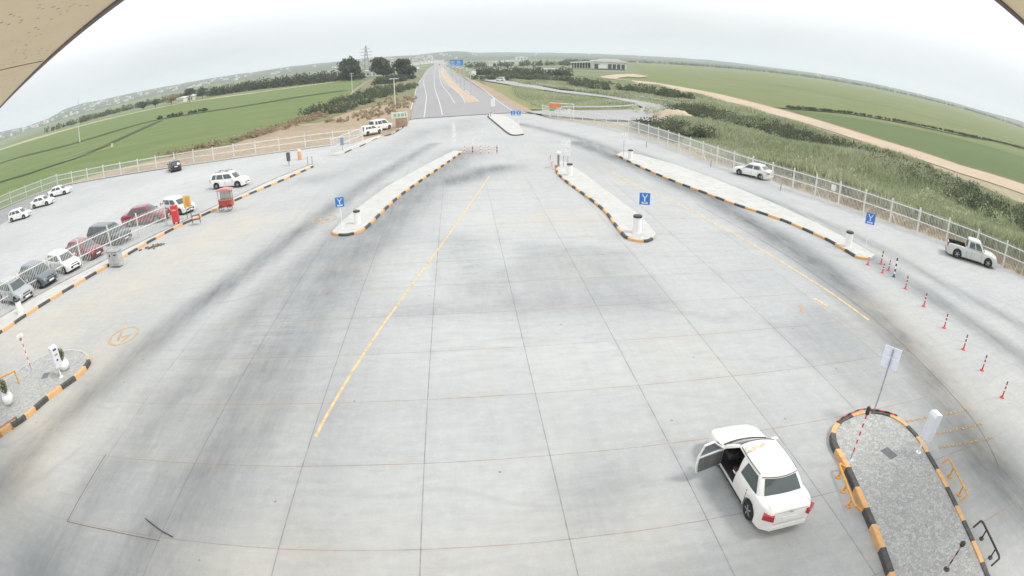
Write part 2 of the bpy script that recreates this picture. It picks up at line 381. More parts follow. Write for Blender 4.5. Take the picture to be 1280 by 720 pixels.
def ribbon(name, pts, wd, z, m, kind='structure', parent=None):
    """painted line / strip of constant width along world points"""
    vs, fs = [], []
    n = len(pts)
    for i, p in enumerate(pts):
        a = Vector(pts[max(0, i-1)][:2]); c = Vector(pts[min(n-1, i+1)][:2]); d = (c-a).normalized(); nn = Vector((-d.y, d.x))
        ww = wd[i] if isinstance(wd, (list, tuple)) else wd
        for s_ in (.5, -.5): q = Vector(p[:2])+nn*ww*s_; vs.append((q.x, q.y, z))
    for i in range(n-1): fs.append((2*i, 2*i+1, 2*i+3, 2*i+2))
    b = MB(); b.add(vs, fs); o = b.build(name, m, parent, fix=False)
    if kind: o['kind'] = kind
    return o
def smooth_path(pts, n=6, closed=False):
    out = []; k = len(pts)
    P = [Vector(p[:2]) for p in pts]
    g = (lambda i: P[i % k]) if closed else (lambda i: P[max(0, min(k-1, i))])
    for i in range(k if closed else k-1):
        p0, p1, p2, p3 = g(i-1), g(i), g(i+1), g(i+2)
        for j in range(n):
            t = j/n
            out.append(.5*((2*p1)+(p2-p0)*t+(2*p0-5*p1+4*p2-p3)*t*t+(3*p1-p0-3*p2+p3)*t**3))
    if not closed: out.append(P[-1])
    return out
def resample(pts, step, closed=False):
    P = [Vector(p[:2]) for p in pts]
    if closed: P = P+[P[0]]
    out = [P[0]]; acc = 0
    for a, b in zip(P[:-1], P[1:]):
        L_ = (b-a).length; 
        if L_ < 1e-6: continue
        t = step-acc
        while t <= L_: out.append(a+(b-a)*t/L_); t += step
        acc = L_-(t-step)
    return out
def kerb(name, pts, side, stripe=1.0, h=.15, wd=.16, mats=None, step=.25, painted=True, phase=0):
    """a kerb along pts; side=+1 puts its thickness to the left of the path"""
    P = resample(pts, step); b = MB(); n = len(P); vs = []
    for i, p in enumerate(P):
        d = (P[min(n-1, i+1)]-P[max(0, i-1)]).normalized(); nn = Vector((-d.y, d.x))*side
        q = p+nn*wd
        vs += [(p.x, p.y, 0.001), (p.x+nn.x*.012, p.y+nn.y*.012, h-.02), (p.x+nn.x*.03, p.y+nn.y*.03, h), (q.x, q.y, h), (q.x, q.y, .001)]
    fs, ms = [], []
    for i in range(n-1):
        mi = int((i*step+phase)/stripe) % 2 if painted else 2
        for j in range(4): fs.append((i*5+j, i*5+j+1, (i+1)*5+j+1, (i+1)*5+j)); ms.append(mi)
    fs += [(0,1,2,3,4), tuple((n-1)*5+j for j in (4,3,2,1,0))]; ms += [ms[0], ms[-1]]
    b.v, b.f, b.m = vs, fs, ms
    o = b.build(name, mats or [kyel, black, M_pave]); o['kind'] = 'structure'; return o

# ------------------------------------------------------------------ GROUND
sheet('ground', [(9500*math.cos(2*math.pi*i/48), 9500*math.sin(2*math.pi*i/48)) for i in range(48)], -.70, M_far)

yard_pts = px((512,150),(519,148.5),(560,146),(600,143.5),(640,141.2),(668,142.5),(687,147.2)) + \
    [Vector(p) for p in ((20.1,103.3),(23.6,97.2),(26,91.9),(27.3,83.6),(27.9,78),(28.6,71.5),(29.0,65),(30.4,59.5),(32.2,53),(34.4,45.5),(36.9,38),(39.8,32.6),(42.4,26.5),(46,18),(52,5),(62,-30),(64,-70),(-95,-70),(-95,40),(-79,66),(-70.1,80.6),(-62.2,80.3),(-46.1,79.3),(-39.6,79.7),(-33.6,80.4),(-24.1,82.6),(-21.2,84.0),(-14.7,86.4))]
gate_edge = px((488.5,169),(498,164),(506,158))
yard_pts = yard_pts + gate_edge
yard = sheet('concrete_yard', yard_pts, 0.0, M_conc, cuts=(-94,58,-13,134,.8))
# wear painted by tyres: attribute on the slab mesh
def seg_dist(P, path):
    best = np.full(len(P), 1e9)
    for a, b in zip(path[:-1], path[1:]):
        a = np.array(a[:2]); b = np.array(b[:2]); d = b-a; t = np.clip(((P-a)@d)/(d@d+1e-9), 0, 1)
        best = np.minimum(best, np.hypot(*(P-(a+t[:, None]*d)).T))
    return best
vv = np.array([v.co[:2] for v in yard.data.vertices])
wear = np.zeros((len(vv), 4)); wear[:, 3] = 1
def band(chan, path_px, width, amp):
    d = seg_dist(vv, smooth_path(px(*path_px), 4)); wear[:, chan] = np.maximum(wear[:, chan], (amp*2.1 if chan == 0 else amp)*np.exp(-(d/width)**2))
band(0, ((150,760),(235,620),(310,500),(370,400),(440,320),(510,250),(580,190)), 2.5, .36)
band(0, ((40,740),(130,610),(230,490),(330,380),(420,300),(500,230)), 1.6, .30)
band(0, ((0,610),(60,540),(140,470),(230,395),(300,345),(380,285),(470,222),(540,180)), 1.1, .40)
band(0, ((120,760),(190,680),(240,600)), 1.0, .4)
band(0, ((380,760),(400,600),(420,480),(450,390)), 1.4, .12)
band(0, ((1330,690),(1220,560),(1130,430),(1040,345),(960,290),(870,240),(790,205),(720,178)), 1.5, .50)
band(0, ((1310,470),(1200,395),(1100,330),(1000,275),(900,232),(800,200),(720,172),(650,155)), 1.1, .38)
band(0, ((1300,420),(1180,355),(1080,300),(980,258),(880,222),(790,188)), .8, .30)
band(0, ((560,228),(600,215),(625,210)), 2.2, .42)
band(0, ((575,300),(600,360),(625,340)), 1.6, .18)
band(0, ((640,380),(720,375),(800,375)), 1.8, .20)
band(0, ((500,390),(640,384),(760,380)), .9, .20)
band(0, ((720,640),(760,600)), 1.3, .20)
def patch_band(chan, poly_px, amp, soft=.5):
    P = px(*poly_px); d = seg_dist(vv, P+[P[0]]); x_, y_ = vv[:, 0], vv[:, 1]; ins = np.zeros(len(vv), bool); j = len(P)-1
    for i in range(len(P)):
        xi, yi = P[i][:2]; xj, yj = P[j][:2]; ins ^= ((yi > y_) != (yj > y_)) & (x_ < (xj-xi)*(y_-yi)/(yj-yi+1e-12)+xi); j = i
    wear[:, chan] = np.maximum(wear[:, chan], np.where(ins, np.clip(d/soft, 0, 1)*amp, 0))
patch_band(0, ((640,300),(786,312),(838,376),(748,382),(646,387)), .30)
patch_band(0, ((632,322),(645,387),(560,391),(600,350)), .24, 1.5)
patch_band(0, ((992,372),(1040,380),(1100,410),(1165,470),(1225,540),(1262,610),(1290,700),(1240,700),(1190,600),(1130,520),(1062,508),(1011,459),(962,410)), .34, 1.2)
patch_band(0, ((300,380),(440,330),(470,390),(330,560),(190,680),(110,720),(70,735),(132,570),(200,480)), .24, 1.5)
patch_band(0, ((0,620),(130,575),(245,576),(200,676),(140,735),(0,735)), .04, 1.5)
patch_band(0, ((640,180),(760,185),(860,250),(800,240),(740,215),(690,200)), .16, 3)
band(0, ((390,225),(470,200),(530,165)), 2.6, .18)
band(0, ((560,160),(590,150),(560,170)), 3.0, .12)
band(1, ((0,430),(120,380),(220,320),(300,280)), 4.0, .50)
band(1, ((140,430),(60,520),(20,600)), 2.5, .40)
band(1, ((640,276),(700,272),(760,270)), 2.2, .40)
band(1, ((1240,560),(1180,470),(1090,380)), 1.8, .30)
band(1, ((600,720),(700,700),(300,720)), 2.2, .18)
band(2, ((560,420),(640,440),(720,440)), 4.0, .45)
band(2, ((480,620),(640,600),(560,560)), 3.0, .32)
band(2, ((330,420),(360,400)), 2.0, .3)
band(2, ((560,340),(620,300),(620,260)), 4.0, .40)
band(2, ((860,440),(930,440)), 3.0, .25)
band(2, ((60,320),(150,260),(260,215),(380,195)), 9.0, .55)
band(2, ((450,210),(540,175),(620,165)), 5.0, .3)
ca = yard.data.color_attributes.new('wear', 'FLOAT_COLOR', 'POINT'); ca.data.foreach_set('color', wear.ravel())

# asphalt carriageways north of the slabs
def fw(pts): return [Vector(p) for p in pts]
rdir = (W(545,82)-W(548,92)).normalized()
A_L = px((512,149.5),(517,128),(521,108),(528,96),(534,88),(540,82))
A_R = px((557,82),(585,101),(604,113),(622,124),(641,134),(660,143))
farL, farR = Vector((-52,1500)), Vector((-22,1500))
road = sheet('asphalt_road', px((513,149.3),(519,147.9),(560,145.4),(600,142.9),(640,140.6),(662,141.8)) + A_R[:-1][::-1] + [farR, farL] + A_L[1:][::-1], -.004, M_asph)
sheet('median_dirt', px((584,128.5),(600,127.2),(579,113),(566,100),(558,90),(553.5,83.5),(551.5,84),(550,90),(553,98.5),(563,108.5),(575.6,118.5)), .03, M_track)
for nm, pts, wd in (('a', ((513.5,137),(518,121),(522,106),(529,95),(534,87),(540,82)), .28), ('b', ((530,147),(532,132),(532.5,117),(529.5,100),(534,90),(541,82)), .26),
        ('c', ((553,144),(549,127),(543,107),(543,93),(545,84)), .26), ('d', ((568.5,129),(561,117),(552,105),(549,93),(548.5,84)), .26), ('e', ((582,129),(575,118),(565,109),(553,101),(549.5,91),(549,83)), .26),
        ('f', ((641,138.8),(620.5,125),(599.5,108),(577,94),(560,84)), .30), ('g', ((598,126.5),(588,118),(574,106),(560,93),(555,85)), .22)):
    ribbon('lane_marking', smooth_path(px(*pts), 5), wd*.9, .05, M_wht)
for i in range(5):   # worn crossing bars at the end of the slabs
    ribbon('lane_marking', px((566,157+i*5.0),(576+i*.7,156.6+i*5.0)), .45, .008, M_wfade)
for i in range(4):
    ribbon('lane_marking', px((584,157+i*6),(606+i*1.2,156+i*6)), .5, .008, M_wfade)
ribbon('lane_marking', px((568,178),(567.6,170),(567,160),(566.6,152)), .5, .0045, M_wfade)
# yellow lines on the slabs
ribbon('lane_marking', [W(394,546), W(410,516), W(440,465), W(480,404), W(520,350), W(560,295), W(590,252), W(612,220)], .125, .006, M_yel)
ribbon('lane_marking', px((761,213),(800,234),(850,256),(895,280),(930,299),(975,326),(1010,348),(1040,367),(1087,401)), .15, .006, M_yel)
ribbon('lane_marking', px((1017,373),(1034,383)), .22, .010, M_yel)
ribbon('lane_marking', px((1000,380),(1004,392)), .20, .010, M_ora)
# raised ribbed strips beside the near island
for a, b in (((1131,527),(1210,512)), ((1168,543),(1228,530)), ((1172,560),(1243,547))):
    A, B = W(*a), W(*b); n = 15; mb = MB(); d = (B-A)
    for i in range(n):
        c = A+d*(i+.5)/n; mb.box((c.x, c.y, .012), (d.length/n*.62, .13, .022), math.atan2(d.y, d.x))
    o = mb.build('rumble_strip', M_ora); o['kind'] = 'structure'
# worn round markings
for (cx_, cy_), rad in (((155,420), 1.15), ((405,274), 1.3)):
    c = W(cx_, cy_); mb = MB()
    for r0, r1 in ((rad*.82, rad),):
        n = 40; vs = [(c.x+r*math.cos(2*math.pi*i/n)*.8, c.y+r*math.sin(2*math.pi*i/n), .006) for r in (r0, r1) for i in range(n)]
        mb.add(vs, [(i, (i+1) % n, n+(i+1) % n, n+i) for i in range(n)])
    mb.box((c.x-.3, c.y, .006), (.18, 1.2, .002), .3); mb.box((c.x+.15, c.y, .006), (.6, .16, .002), .5); mb.box((c.x+.3, c.y-.35, .006), (.16, .6, .002), -.2)
    o = mb.build('lane_marking', M_ora, fix=True); o['kind'] = 'structure'
# long seam between the lanes on the right, cracks and lifted joint filler on the left
ribbon('slab_seam', smooth_path(px((870,255),(960,305),(1040,358),(1100,405),(1160,462),(1220,530),(1248,582)), 6), .03, .004, dark)
ribbon('slab_seam', px((132.5,568),(120,588),(100,622),(84,652)), .03, .004, mat('joint_rust', (.12,.08,.07), .9, .2))
ribbon('slab_seam', px((84,652),(110,658),(140,664),(200,676)), .03, .004, mat('joint_rust', (.12,.08,.07), .9, .2))
mb = MB(); q = [W(182,648,.02), W(192,656,.05), W(203,664,.06), W(216,671,.02)]; mb.tube(q, .018)
tag(mb.build('joint_strip', dark), 'loose dark strip of joint filler lying on the slabs', 'strip')

# median, verges, tracks and fields
sheet('service_road', px((601,97.5),(640,101),(700,112),(749,117.5),(790,123),(826,128.5),(852,134.5),(868,143),(845,146),(830,152),(800,150),(760,149),(715,146),(690,144),(668,141),(660,138),(690,137.2),(735,137),(780,136.3),(804,134.2),(797,130),(784,126.5),(756,121),(700,115),(640,106),(601,99.5)), -.05, M_serv)
sheet('dirt_verge', px((640,137),(622,124.5),(600,110),(586,101),(577,94),(583,96),(598,101.5),(612,108.5),(630,118.5),(644,127),(662,135.5),(668,140.5)), -.07, M_dirt)
sheet('grass_verge', px((598,100),(640,107),(700,116),(756,122),(784,127.5),(797,131),(800,134),(780,135.5),(735,136.2),(690,136.5),(664,136.2),(645,127.5),(628,117.5),(610,107.5)), -.10, layered('meadow', [(.20,.21,.09),(.24,.23,.11),(.15,.17,.06)], .08, fine=(1.2,(.28,.25,.14))))
sheet('left_verge', px((513,147),(517,128),(521,108),(527,97),(520,92),(490,95),(460,100),(445,110),(425,127),(390,143),(340,162),(290,180),(235,190),(170,205),(110,220),(75,231)) + [Vector((-72,82.5)), Vector((-62,81.2)), Vector((-40,80.6)), Vector((-24,83.4)), Vector((-15,87.4))] + gate_edge, -.12, M_dirt)
right_line = [Vector(p) for p in ((16.6,113.5),(20.1,103.3),(23.6,97.2),(26,91.9),(27.3,83.6),(27.9,78),(28.6,71.5),(29.0,65),(30.4,59.5),(32.2,53),(34.4,45.5),(36.9,38),(39.8,32.6),(42.4,26.5),(46,18),(52,5),(58,-14))]
sheet('right_verge', right_line + [Vector((112,-14)), Vector((102,40))] + px((1280,236),(1200,211.5),(1100,179),(1000,147.5),(900,121.5),(820,105.5),(770,103),(745,98),(700,97),(640,97),(610,97),(640,100),(700,110),(749,115.5),(790,121),(826,126.5),(855,132.5),(872,142.5),(846,147),(830,154),(800,152),(760,151),(715,147.5)), -.16, M_verge)
ribbon('fence_footing_or_shade', [p+Vector((.12,0)) for p in right_line], .35, .015, M_pink)
track_up = ((1280,230),(1200,206),(1100,174),(1000,143.5),(900,117.5),(820,103),(790,100),(770,97.5),(752,94.5))
track_lo = ((748,98),(770,102.5),(820,108),(900,126),(1000,152),(1100,184),(1200,216),(1280,242))
sheet('dirt_track', [Vector((118,-30)), Vector((106,40))] + px(*track_up) + px(*track_lo) + [Vector((96,40)), Vector((106,-30))], -.05, M_track)
sheet('field_road', px((752,95),(770,92.5),(790,92),(812,95),(800,96.5),(785,95.5),(770,97.5)), -.06, M_track)
sheet('field', [Vector((122,-60)), Vector((109,40))] + px(*[(a, b-.7) for a, b in track_up[:-1]]) + [W(800,88), W(808,84), Vector((330,1250)), Vector((950,1250)), Vector((1700,400)), Vector((1700,-60))], -.45, M_fieldR)
sheet('field', [Vector((122,-60)), Vector((109,40))] + px((1280,228),(1200,204),(1100,172),(1010,144),(985,135.5),(1060,145),(1130,157),(1200,172),(1280,195)) + [Vector((210,60)), Vector((260,-60))], -.36, M_fieldR2)
ribbon('ditch', [Vector((116.5,40))]+px((1280,229.3),(1200,205.2),(1100,173.2),(1000,142.8),(900,117)), 1.0, -.02, mat('rust_bank', (.25,.13,.09), .9, .3, .5))
ribbon('ditch', smooth_path([Vector((230,40))]+px((1280,186),(1200,168),(1130,153),(1060,141),(985,134.5),(940,130)), 4), [3.2]*21+[2.5]*4, -.26, M_ditch)
for pts, wd in ((((960,93.5),(1040,102),(1140,124),(1230,148),(1280,165)), 9), (((880,95),(960,104),(1060,122),(1160,146),(1280,182)), 2.0)):
    ribbon('field_strip', px(*pts), wd, -.26, M_straw if wd > 5 else M_ditch)
# left fields
edgeL = px((75,231),(110,219),(170,204),(235,189),(290,179),(340,161),(390,142),(425,126),(445,109),(452,101))
sheet('field', edgeL + px((440,99.5),(320,116),(230,128.5),(130,150),(20,181)) + [Vector((-700,300)), Vector((-700,-60)), Vector((-110,-60)), Vector((-110,45)), Vector((-82,68))], -.45, M_fieldL)
ribbon('field_strip', [Vector((-650,420))]+px((20,180),(75,164),(130,149.5),(230,128),(320,115.5),(380,107),(440,99.3)), [44,38,30,24,19,16,13,12], -.32, M_straw)
ribbon('ditch', smooth_path([Vector((-330,170))]+px((0,203),(50,189),(100,176),(160,158),(200,148),(262,138),(320,129),(380,119),(432,112)), 3), 6.0, -.28, M_ditch)
ribbon('ditch', smooth_path([Vector((-180,100))]+px((0,226),(30,217),(60,207),(110,190),(170,163),(200,150)), 3), 3.2, -.28, M_ditch)
ribbon('field_strip', px((80,200),(140,183),(140,178),(80,196)), 1.0, -.26, M_straw)

sheet('grass_verge', px((519,118),(522,106),(527,97.5),(520,93),(490,96),(460,101),(446,111),(428,127),(395,143),(360,156),(400,152),(440,138),(470,132),(500,128)), -.07, layered('scrub_cover', [(.17,.18,.09),(.21,.20,.11),(.30,.24,.16)], .12, fine=(1.2,(.12,.14,.07))))
# hills along the horizon, built where they stand
def elev(px_, py_):
    d = ray(px_, py_); return math.atan2(d.x, d.y), d.z/math.hypot(d.x, d.y)
sil = [(-60,190),(0,165),(30,158.5),(60,148.5),(82,136.5),(100,130.5),(132,124),(175,114.5),(225,104.5),(275,96),(320,89.5),(370,82),(407,78),(460,72.5),(520,69),(545,66),(570,64),(597,65),(660,65),(710,66),(760,67),(810,70),(880,74.5),(960,83.5),(1027,92.5),(1093,104.5),(1160,119.5),(1220,136),(1280,152.5),(1340,172)]
sa = sorted(elev(*p) for p in sil)
def ridge(name, dist, base_from, amp, scale, seed, m, lo, hi):
    rnd = random.Random(seed); ph = [rnd.uniform(0, 6.3) for _ in range(6)]; vs, fs = [], []; nA, nR = 220, 9
    az_ = np.linspace(lo, hi, nA)
    for a in az_:
        e = float(np.interp(a, [s[0] for s in sa], [s[1] for s in sa]))
        wob = sum(math.sin(a*f+ph[i])*g for i, (f, g) in enumerate(((9,.4),(23,.28),(47,.18),(91,.12),(170,.06),(300,.04))))
        top = max(2, (CAMH+e*dist)*scale+amp*wob)
        for j in range(nR):
            t = j/(nR-1); dd = base_from+(dist-base_from)*min(1, t*1.25) + (600*max(0, t-.8)/.2)
            zz = top*(.5-.5*math.cos(math.pi*min(1, t*1.25)))*(1 if t <= .8 else 1-(t-.8)/.2*.9)
            zz += amp*.25*math.sin(a*140+j*2.1+ph[1])*math.sin(math.pi*t)
            vs.append((math.sin(a)*dd, math.cos(a)*dd, zz-.5 if 0 < j else -4))
    for i in range(nA-1):
        for j in range(nR-1): fs.append((i*nR+j, (i+1)*nR+j, (i+1)*nR+j+1, i*nR+j+1))
    b = MB(); b.add(vs, fs); o = b.build(name, m, smooth=True); o['kind'] = 'structure'; return vs, nR, nA
M_hill = layered('hill_cover', [(.07,.09,.06),(.10,.115,.075),(.05,.07,.05),(.20,.18,.13)], .006, fine=(.03,(.06,.085,.045)), bump=0)
hv1 = ridge('hills', 3300, 1500, 3, 1.0, 3, M_hill, -1.12, .02)
hv2 = ridge('hills', 3900, 2300, 3, .96, 5, M_hill, -.02, 1.15)
hv3 = ridge('hills', 2500, 1600, 3, .40, 9, M_hill, .02, .75)

# ------------------------------------------------------------------ traffic islands and kerbs
def inset(P, side, d=.06):
    n = len(P); out = []
    for i, p in enumerate(P):
        t = (P[min(n-1, i+1)]-P[max(0, i-1)]).normalized(); out.append(p+Vector((-t.y, t.x))*side*d)
    return out
def island(name, pts_px, m, z=.17, path=None, side=1, nk=0):
    pts = px(*pts_px)
    if path is not None: pts = inset(path, side)+px(*pts_px[nk:])
    b = MB(); b.prism([(p.x, p.y) for p in pts], .002, z); o = b.build(name, m); o['kind'] = 'structure'; return o, pts
i1r = ((579,190.5),(555,207.5),(530,224.5),(500,246.5),(480,265),(466,279),(458,286.5),(447,292),(432,295.5),(418,294.5),(414.5,291.5))
i1l = ((430,277),(450,260),(485,234),(530,209),(567,189.5))
island('traffic_island', i1r+i1l, M_pave, path=smooth_path(px(*i1r), 5), side=-1, nk=len(i1r))
kerb('kerb', smooth_path(px(*i1r), 5), -1, 1.25, h=.18, wd=.17, phase=.2)
i2l = ((694,206),(695,212),(697,219),(714,233.5),(736,249.5),(755,265.5),(767,281.5),(778,295.5),(783,299),(793,302.5),(809,303.3),(818,299.5))
island('traffic_island', i2l+((820,295),(803,274),(777,254),(751,235),(730,218.5),(712,207.5),(704,202.5)), M_pave, path=smooth_path(px(*i2l), 5), side=1, nk=len(i2l))
kerb('kerb', smooth_path(px(*i2l), 5), 1, 1.2, h=.18, wd=.17)
i3l = ((770,194.5),(790,205),(825,220.5),(852,231.5),(880,242),(915,255.5),(960,270.5),(985,279.5),(1010,290.5),(1035,302),(1060,317),(1072,323.5),(1088,325.5))
island('traffic_island', i3l+((1093,321),(1060,302),(1010,276),(960,253),(890,224),(840,206),(800,195),(778,191)), M_pave, path=smooth_path(px(*i3l), 5), side=1, nk=len(i3l))
kerb('kerb', smooth_path(px(*i3l), 5), 1, 1.25, h=.18, wd=.17)
i4l = ((609,146),(622,157),(635,167.5),(644,169.8),(655,168.5))
island('traffic_island', i4l+((650,158),(640,150),(627,143.5),(612,143)), M_pave, path=smooth_path(px(*i4l), 5), side=1, nk=len(i4l))
kerb('kerb', smooth_path(px(*i4l), 5), 1, 2.2, h=.18, wd=.17, mats=[black, black, M_pave])
# the near cobbled island
i5 = ((1038,549),(1040,534),(1053,522),(1080,513.5),(1110,517),(1133,530),(1152,550),(1164,570),(1178,594),(1203,643),(1233,710))
p5r = px(*[(a, b, .16) for a, b in i5]); p5l = px(*[(a, b, .16) for a, b in ((1110,717),(1092,667),(1073,623),(1055,583),(1043,562))])
dr = (p5r[-1]-p5r[-2]).normalized(); dl = (p5l[0]-p5l[1]).normalized()
ext5 = [p5r[-1]+dr*6, p5l[0]+dl*6]
loop5 = [ext5[1]]+p5l+p5r+[ext5[0]]
o = MB(); o.prism([(p.x, p.y) for p in inset(smooth_path(loop5, 4), -1)], .002, .17); o = o.build('cobbled_island', M_cob); o['kind'] = 'structure'
kerb('kerb', smooth_path(loop5, 4), -1, .95, h=.22, wd=.21, phase=.75)
i6 = ((114,447),(110,456),(98,469),(80,482),(62,495),(29,523),(0,541))
p6 = px(*[(a, b, .16) for a, b in ((0,480),(25,461),(58,443),(75,438.5),(92,437),(106,439.5))+i6])
e6 = [p6[-1]+(p6[-1]-p6[-2]).normalized()*8, p6[0]+(p6[0]-p6[1]).normalized()*8]
P6 = smooth_path(p6[6:]+[e6[0]], 4)
o = MB(); o.prism([(p.x, p.y) for p in inset(smooth_path([e6[1]]+p6[:7], 4), -1)[:-1]+inset(P6, -1)], .002, .17); o = o.build('cobbled_island', M_cob); o['kind'] = 'structure'; kerb('kerb', P6, -1, .95, h=.22, wd=.21, phase=.9)
kerb('kerb', smooth_path([e6[1]]+p6[:7], 4), -1, 1, h=.19, wd=.14, painted=False)
# left pavement with its kerbs
k_out = ((-60,452),(0,415),(30,395),(60,376),(90,358),(120,340.5),(160,317.5),(190,300),(225,281.5),(255,268),(280,256.5),(310,243),(340,230.5),(370,217.5),(392,207.5))
k_in = ((388,205.5),(345,222.5),(300,243),(258,262.5),(215,283),(175,302.5),(130,325.5),(90,346),(45,370),(0,396.5),(-60,430))
Pk = px(*[(a, b, .13) for a, b in k_out]); Pi = px(*[(a, b, .13) for a, b in k_in])
o = MB(); o.prism([(p.x, p.y) for p in inset(smooth_path(Pk, 4), 1)+inset(smooth_path(Pi, 4), 1)], .002, .15); o = o.build('pavement', M_pave); o['kind'] = 'structure'
kerb('kerb', smooth_path(Pk, 4), 1, 1.25, h=.18, wd=.19)
kerb('kerb', [p for p in smooth_path(Pi, 4)], 1, 1, h=.20, wd=.22, mats=[galv, galv, mat('old_concrete', (.30,.29,.27), .9, .2)], painted=False)
gk = ((414.5,194.5),(426,193.5),(440,187.5),(457,180.5),(474,172.7),(488,168),(498,163),(507,156.5),(512,152))
kerb('kerb', smooth_path(px(*gk), 4), 1, 2.5, h=.14, mats=[M_pave, black, M_pave])
island('pavement', gk[:5]+((478,168.5),(466,172),(452,176.5),(440,180),(425,185)), M_pave, .10)

# ------------------------------------------------------------------ FENCES
def fence(name, label, posts, ends, ph=2.25, rails=(1.05, 1.95), bar_top=2.15, bar_sp=.15, brace=(), mats=fencew, low=.12, pr=.055, bars=True, r_rail=.035, br=.014):
    root = thing(name, label, 'fence', (posts[0].x, posts[0].y, 0)); o0 = Vector((posts[0].x, posts[0].y, 0))
    for i, p in enumerate(posts):
        q = Vector((p.x, p.y, 0))-o0; b = MB(); b.box((q.x, q.y, ph/2), (pr*2, pr*2, ph)); b.box((q.x, q.y, ph+.015), (pr*2.5, pr*2.5, .03))
        if i in brace:
            d = (posts[min(i+1, len(posts)-1)]-posts[max(0, i-1)]).normalized(); b.cyl((q.x+d.x*.08, q.y+d.y*.08, 1.0), (q.x+d.x*.75, q.y+d.y*.75, .02), .03)
        b.build('post', mats, root)
    for i in range(len(posts)-1):
        if i in ends: continue
        a = Vector((posts[i].x, posts[i].y, 0))-o0; c = Vector((posts[i+1].x, posts[i+1].y, 0))-o0; d = c-a; L_ = d.length; u = d/L_; rz = math.atan2(d.y, d.x); b = MB()
        for rzh in rails: mid = (a+c)/2; b.box((mid.x, mid.y, rzh), (L_-pr*2-.01, r_rail*2, r_rail*2), rz)
        if bars:
            n = int(L_/bar_sp)
            for j in range(1, n):
                q = a+u*(j*L_/n)
                b.box((q.x, q.y, (low+bar_top)/2), (br*2, br*2, bar_top-low), rz, taper=.8)
        b.build('bar_panel', mats, root)
    return root
rp_px = [(678,144),(687,146.8),(697,149.3),(712.5,151.8),(729.5,153.3),(745.5,156),(760,158.3),(772,161.3),(790.5,167),(800,170.3),(812,174.3),(822.5,178.8),(834.5,183),(848,187.5),(862,192.3),(876,198.2),(893.5,205.5),(916,214)]
rposts = px(*rp_px)
tail = [W(940,224), W(964,229.5), W(990,238), W(1017,246.5), W(1047,255.5), W(1078,266.5), W(1110,279), W(1144,291.5), W(1180,304), W(1217,319), W(1256,335)]
rposts += tail
u = (tail[-1]-tail[-3]).normalized()
for i in range(1, 5): rposts.append(tail[-1]+u*2.9*i)
# keep posts on one gentle line
pp = np.array([p[:2] for p in rposts]); ks = pp.copy()
for _ in range(6):
    ks[1:-1] = (ks[:-2]+2*ks[1:-1]+ks[2:])/4
rposts = [Vector((a, b, 0)) for a, b in ks]
fence('steel_fence', 'long white steel bar fence between the yard and the tall grass', rposts, (), brace=(9, 11, 13, 15, 18, 21, 24))
lp = [W(453,177), W(440,179), W(424.5,183), W(396.5,184.5), W(370,187.5), W(343,191.5), W(317,195.5), W(292,199), W(267,202.5), W(243,206), W(220,209), W(197,212.5), W(175,216.5), W(155,219.5), W(134,222.5), W(109,226.5), W(91,229.8), W(73,233.5)]
lp = [lp[0]]+lp[3:]
kk = np.array([p[:2] for p in lp]); 
for _ in range(10): kk[1:-1] = (kk[:-2]+2*kk[1:-1]+kk[2:])/4
lposts = [Vector((a, b, 0)) for a, b in kk]
fence('steel_fence', 'white rail fence between the car park and the green field', lposts, (), ph=2.2, rails=(.12, 1.1, 1.95), pr=.07, bar_sp=.16, r_rail=.05, br=.008)
cn = lposts[-1]; d0 = Vector((-78.5,70.0,0))-cn
cps = [cn+Vector((.0,-.25,0))]+[cn+d0.normalized()*t for t in (3.4,6.8,10.2,13.6,17,20.4,23.8,27.2)]
fence('steel_fence', 'pale fence running off beside the grey ramp at the car park corner', cps, (), ph=2.3, rails=(.15, 1.15, 2.1), pr=.06, bar_sp=.10, r_rail=.06, mats=mat('fence_grey', (.52,.52,.50), .6, .1), br=.012)
sheet('grey_ramp', [Vector((-95,30)), Vector((-64.5,58)), Vector((-63.5,68)), Vector((-66,79)), Vector((-70.2,80.3)), Vector((-79,66.5)), Vector((-95,42))], .006, layered('ramp_grey', [(.27,.27,.28),(.31,.31,.32),(.24,.24,.25)], .2, fine=(3,(.22,.22,.23))))
inner = [W(208.5,283), W(182,290), W(154.5,309), W(120.5,325), W(88,341.5), W(48,361), W(12.5,383.5), W(-25,402)]
kk = np.array([p[:2] for p in inner])
fitl = np.polyfit(kk[:, 1], kk[:, 0], 1)
iposts = []
y0 = 45.6
for i in range(11): y_ = y0-i*3.05; iposts.append(Vector((fitl[0]*y_+fitl[1], y_, .0)))
fence('steel_fence', 'white bar fence in front of the row of parked cars', iposts, (), ph=2.15, rails=(.75, 1.75), bar_top=1.95, bar_sp=.16, pr=.045, br=.015)
# gate leaf at the far left end
root = thing('yard_gate', 'white wire gate panel standing at the kerb by the dirt verge', 'gate', tuple(W(415,195)))
o0 = W(415,195); e = W(454,178)-o0
b = MB(); b.cyl((0,0,0), (0,0,2.6), .06); b.cyl((e.x,e.y,0), (e.x,e.y,2.3), .06); b.cyl((e.x*.55,e.y*.55,0), (e.x*.55,e.y*.55,2.4), .06); b.build('post', fencew, root)
b = MB(); u = e.normalized()
for z in (.12, 1.15, 2.2): b.cyl((0,0,z), (e.x,e.y,z), .04)
for i in range(1, 60): q = e*i/60; b.box((q.x, q.y, 1.15), (.02,.02,2.1), math.atan2(e.y, e.x))
b.build('mesh_leaf', fencew, root)

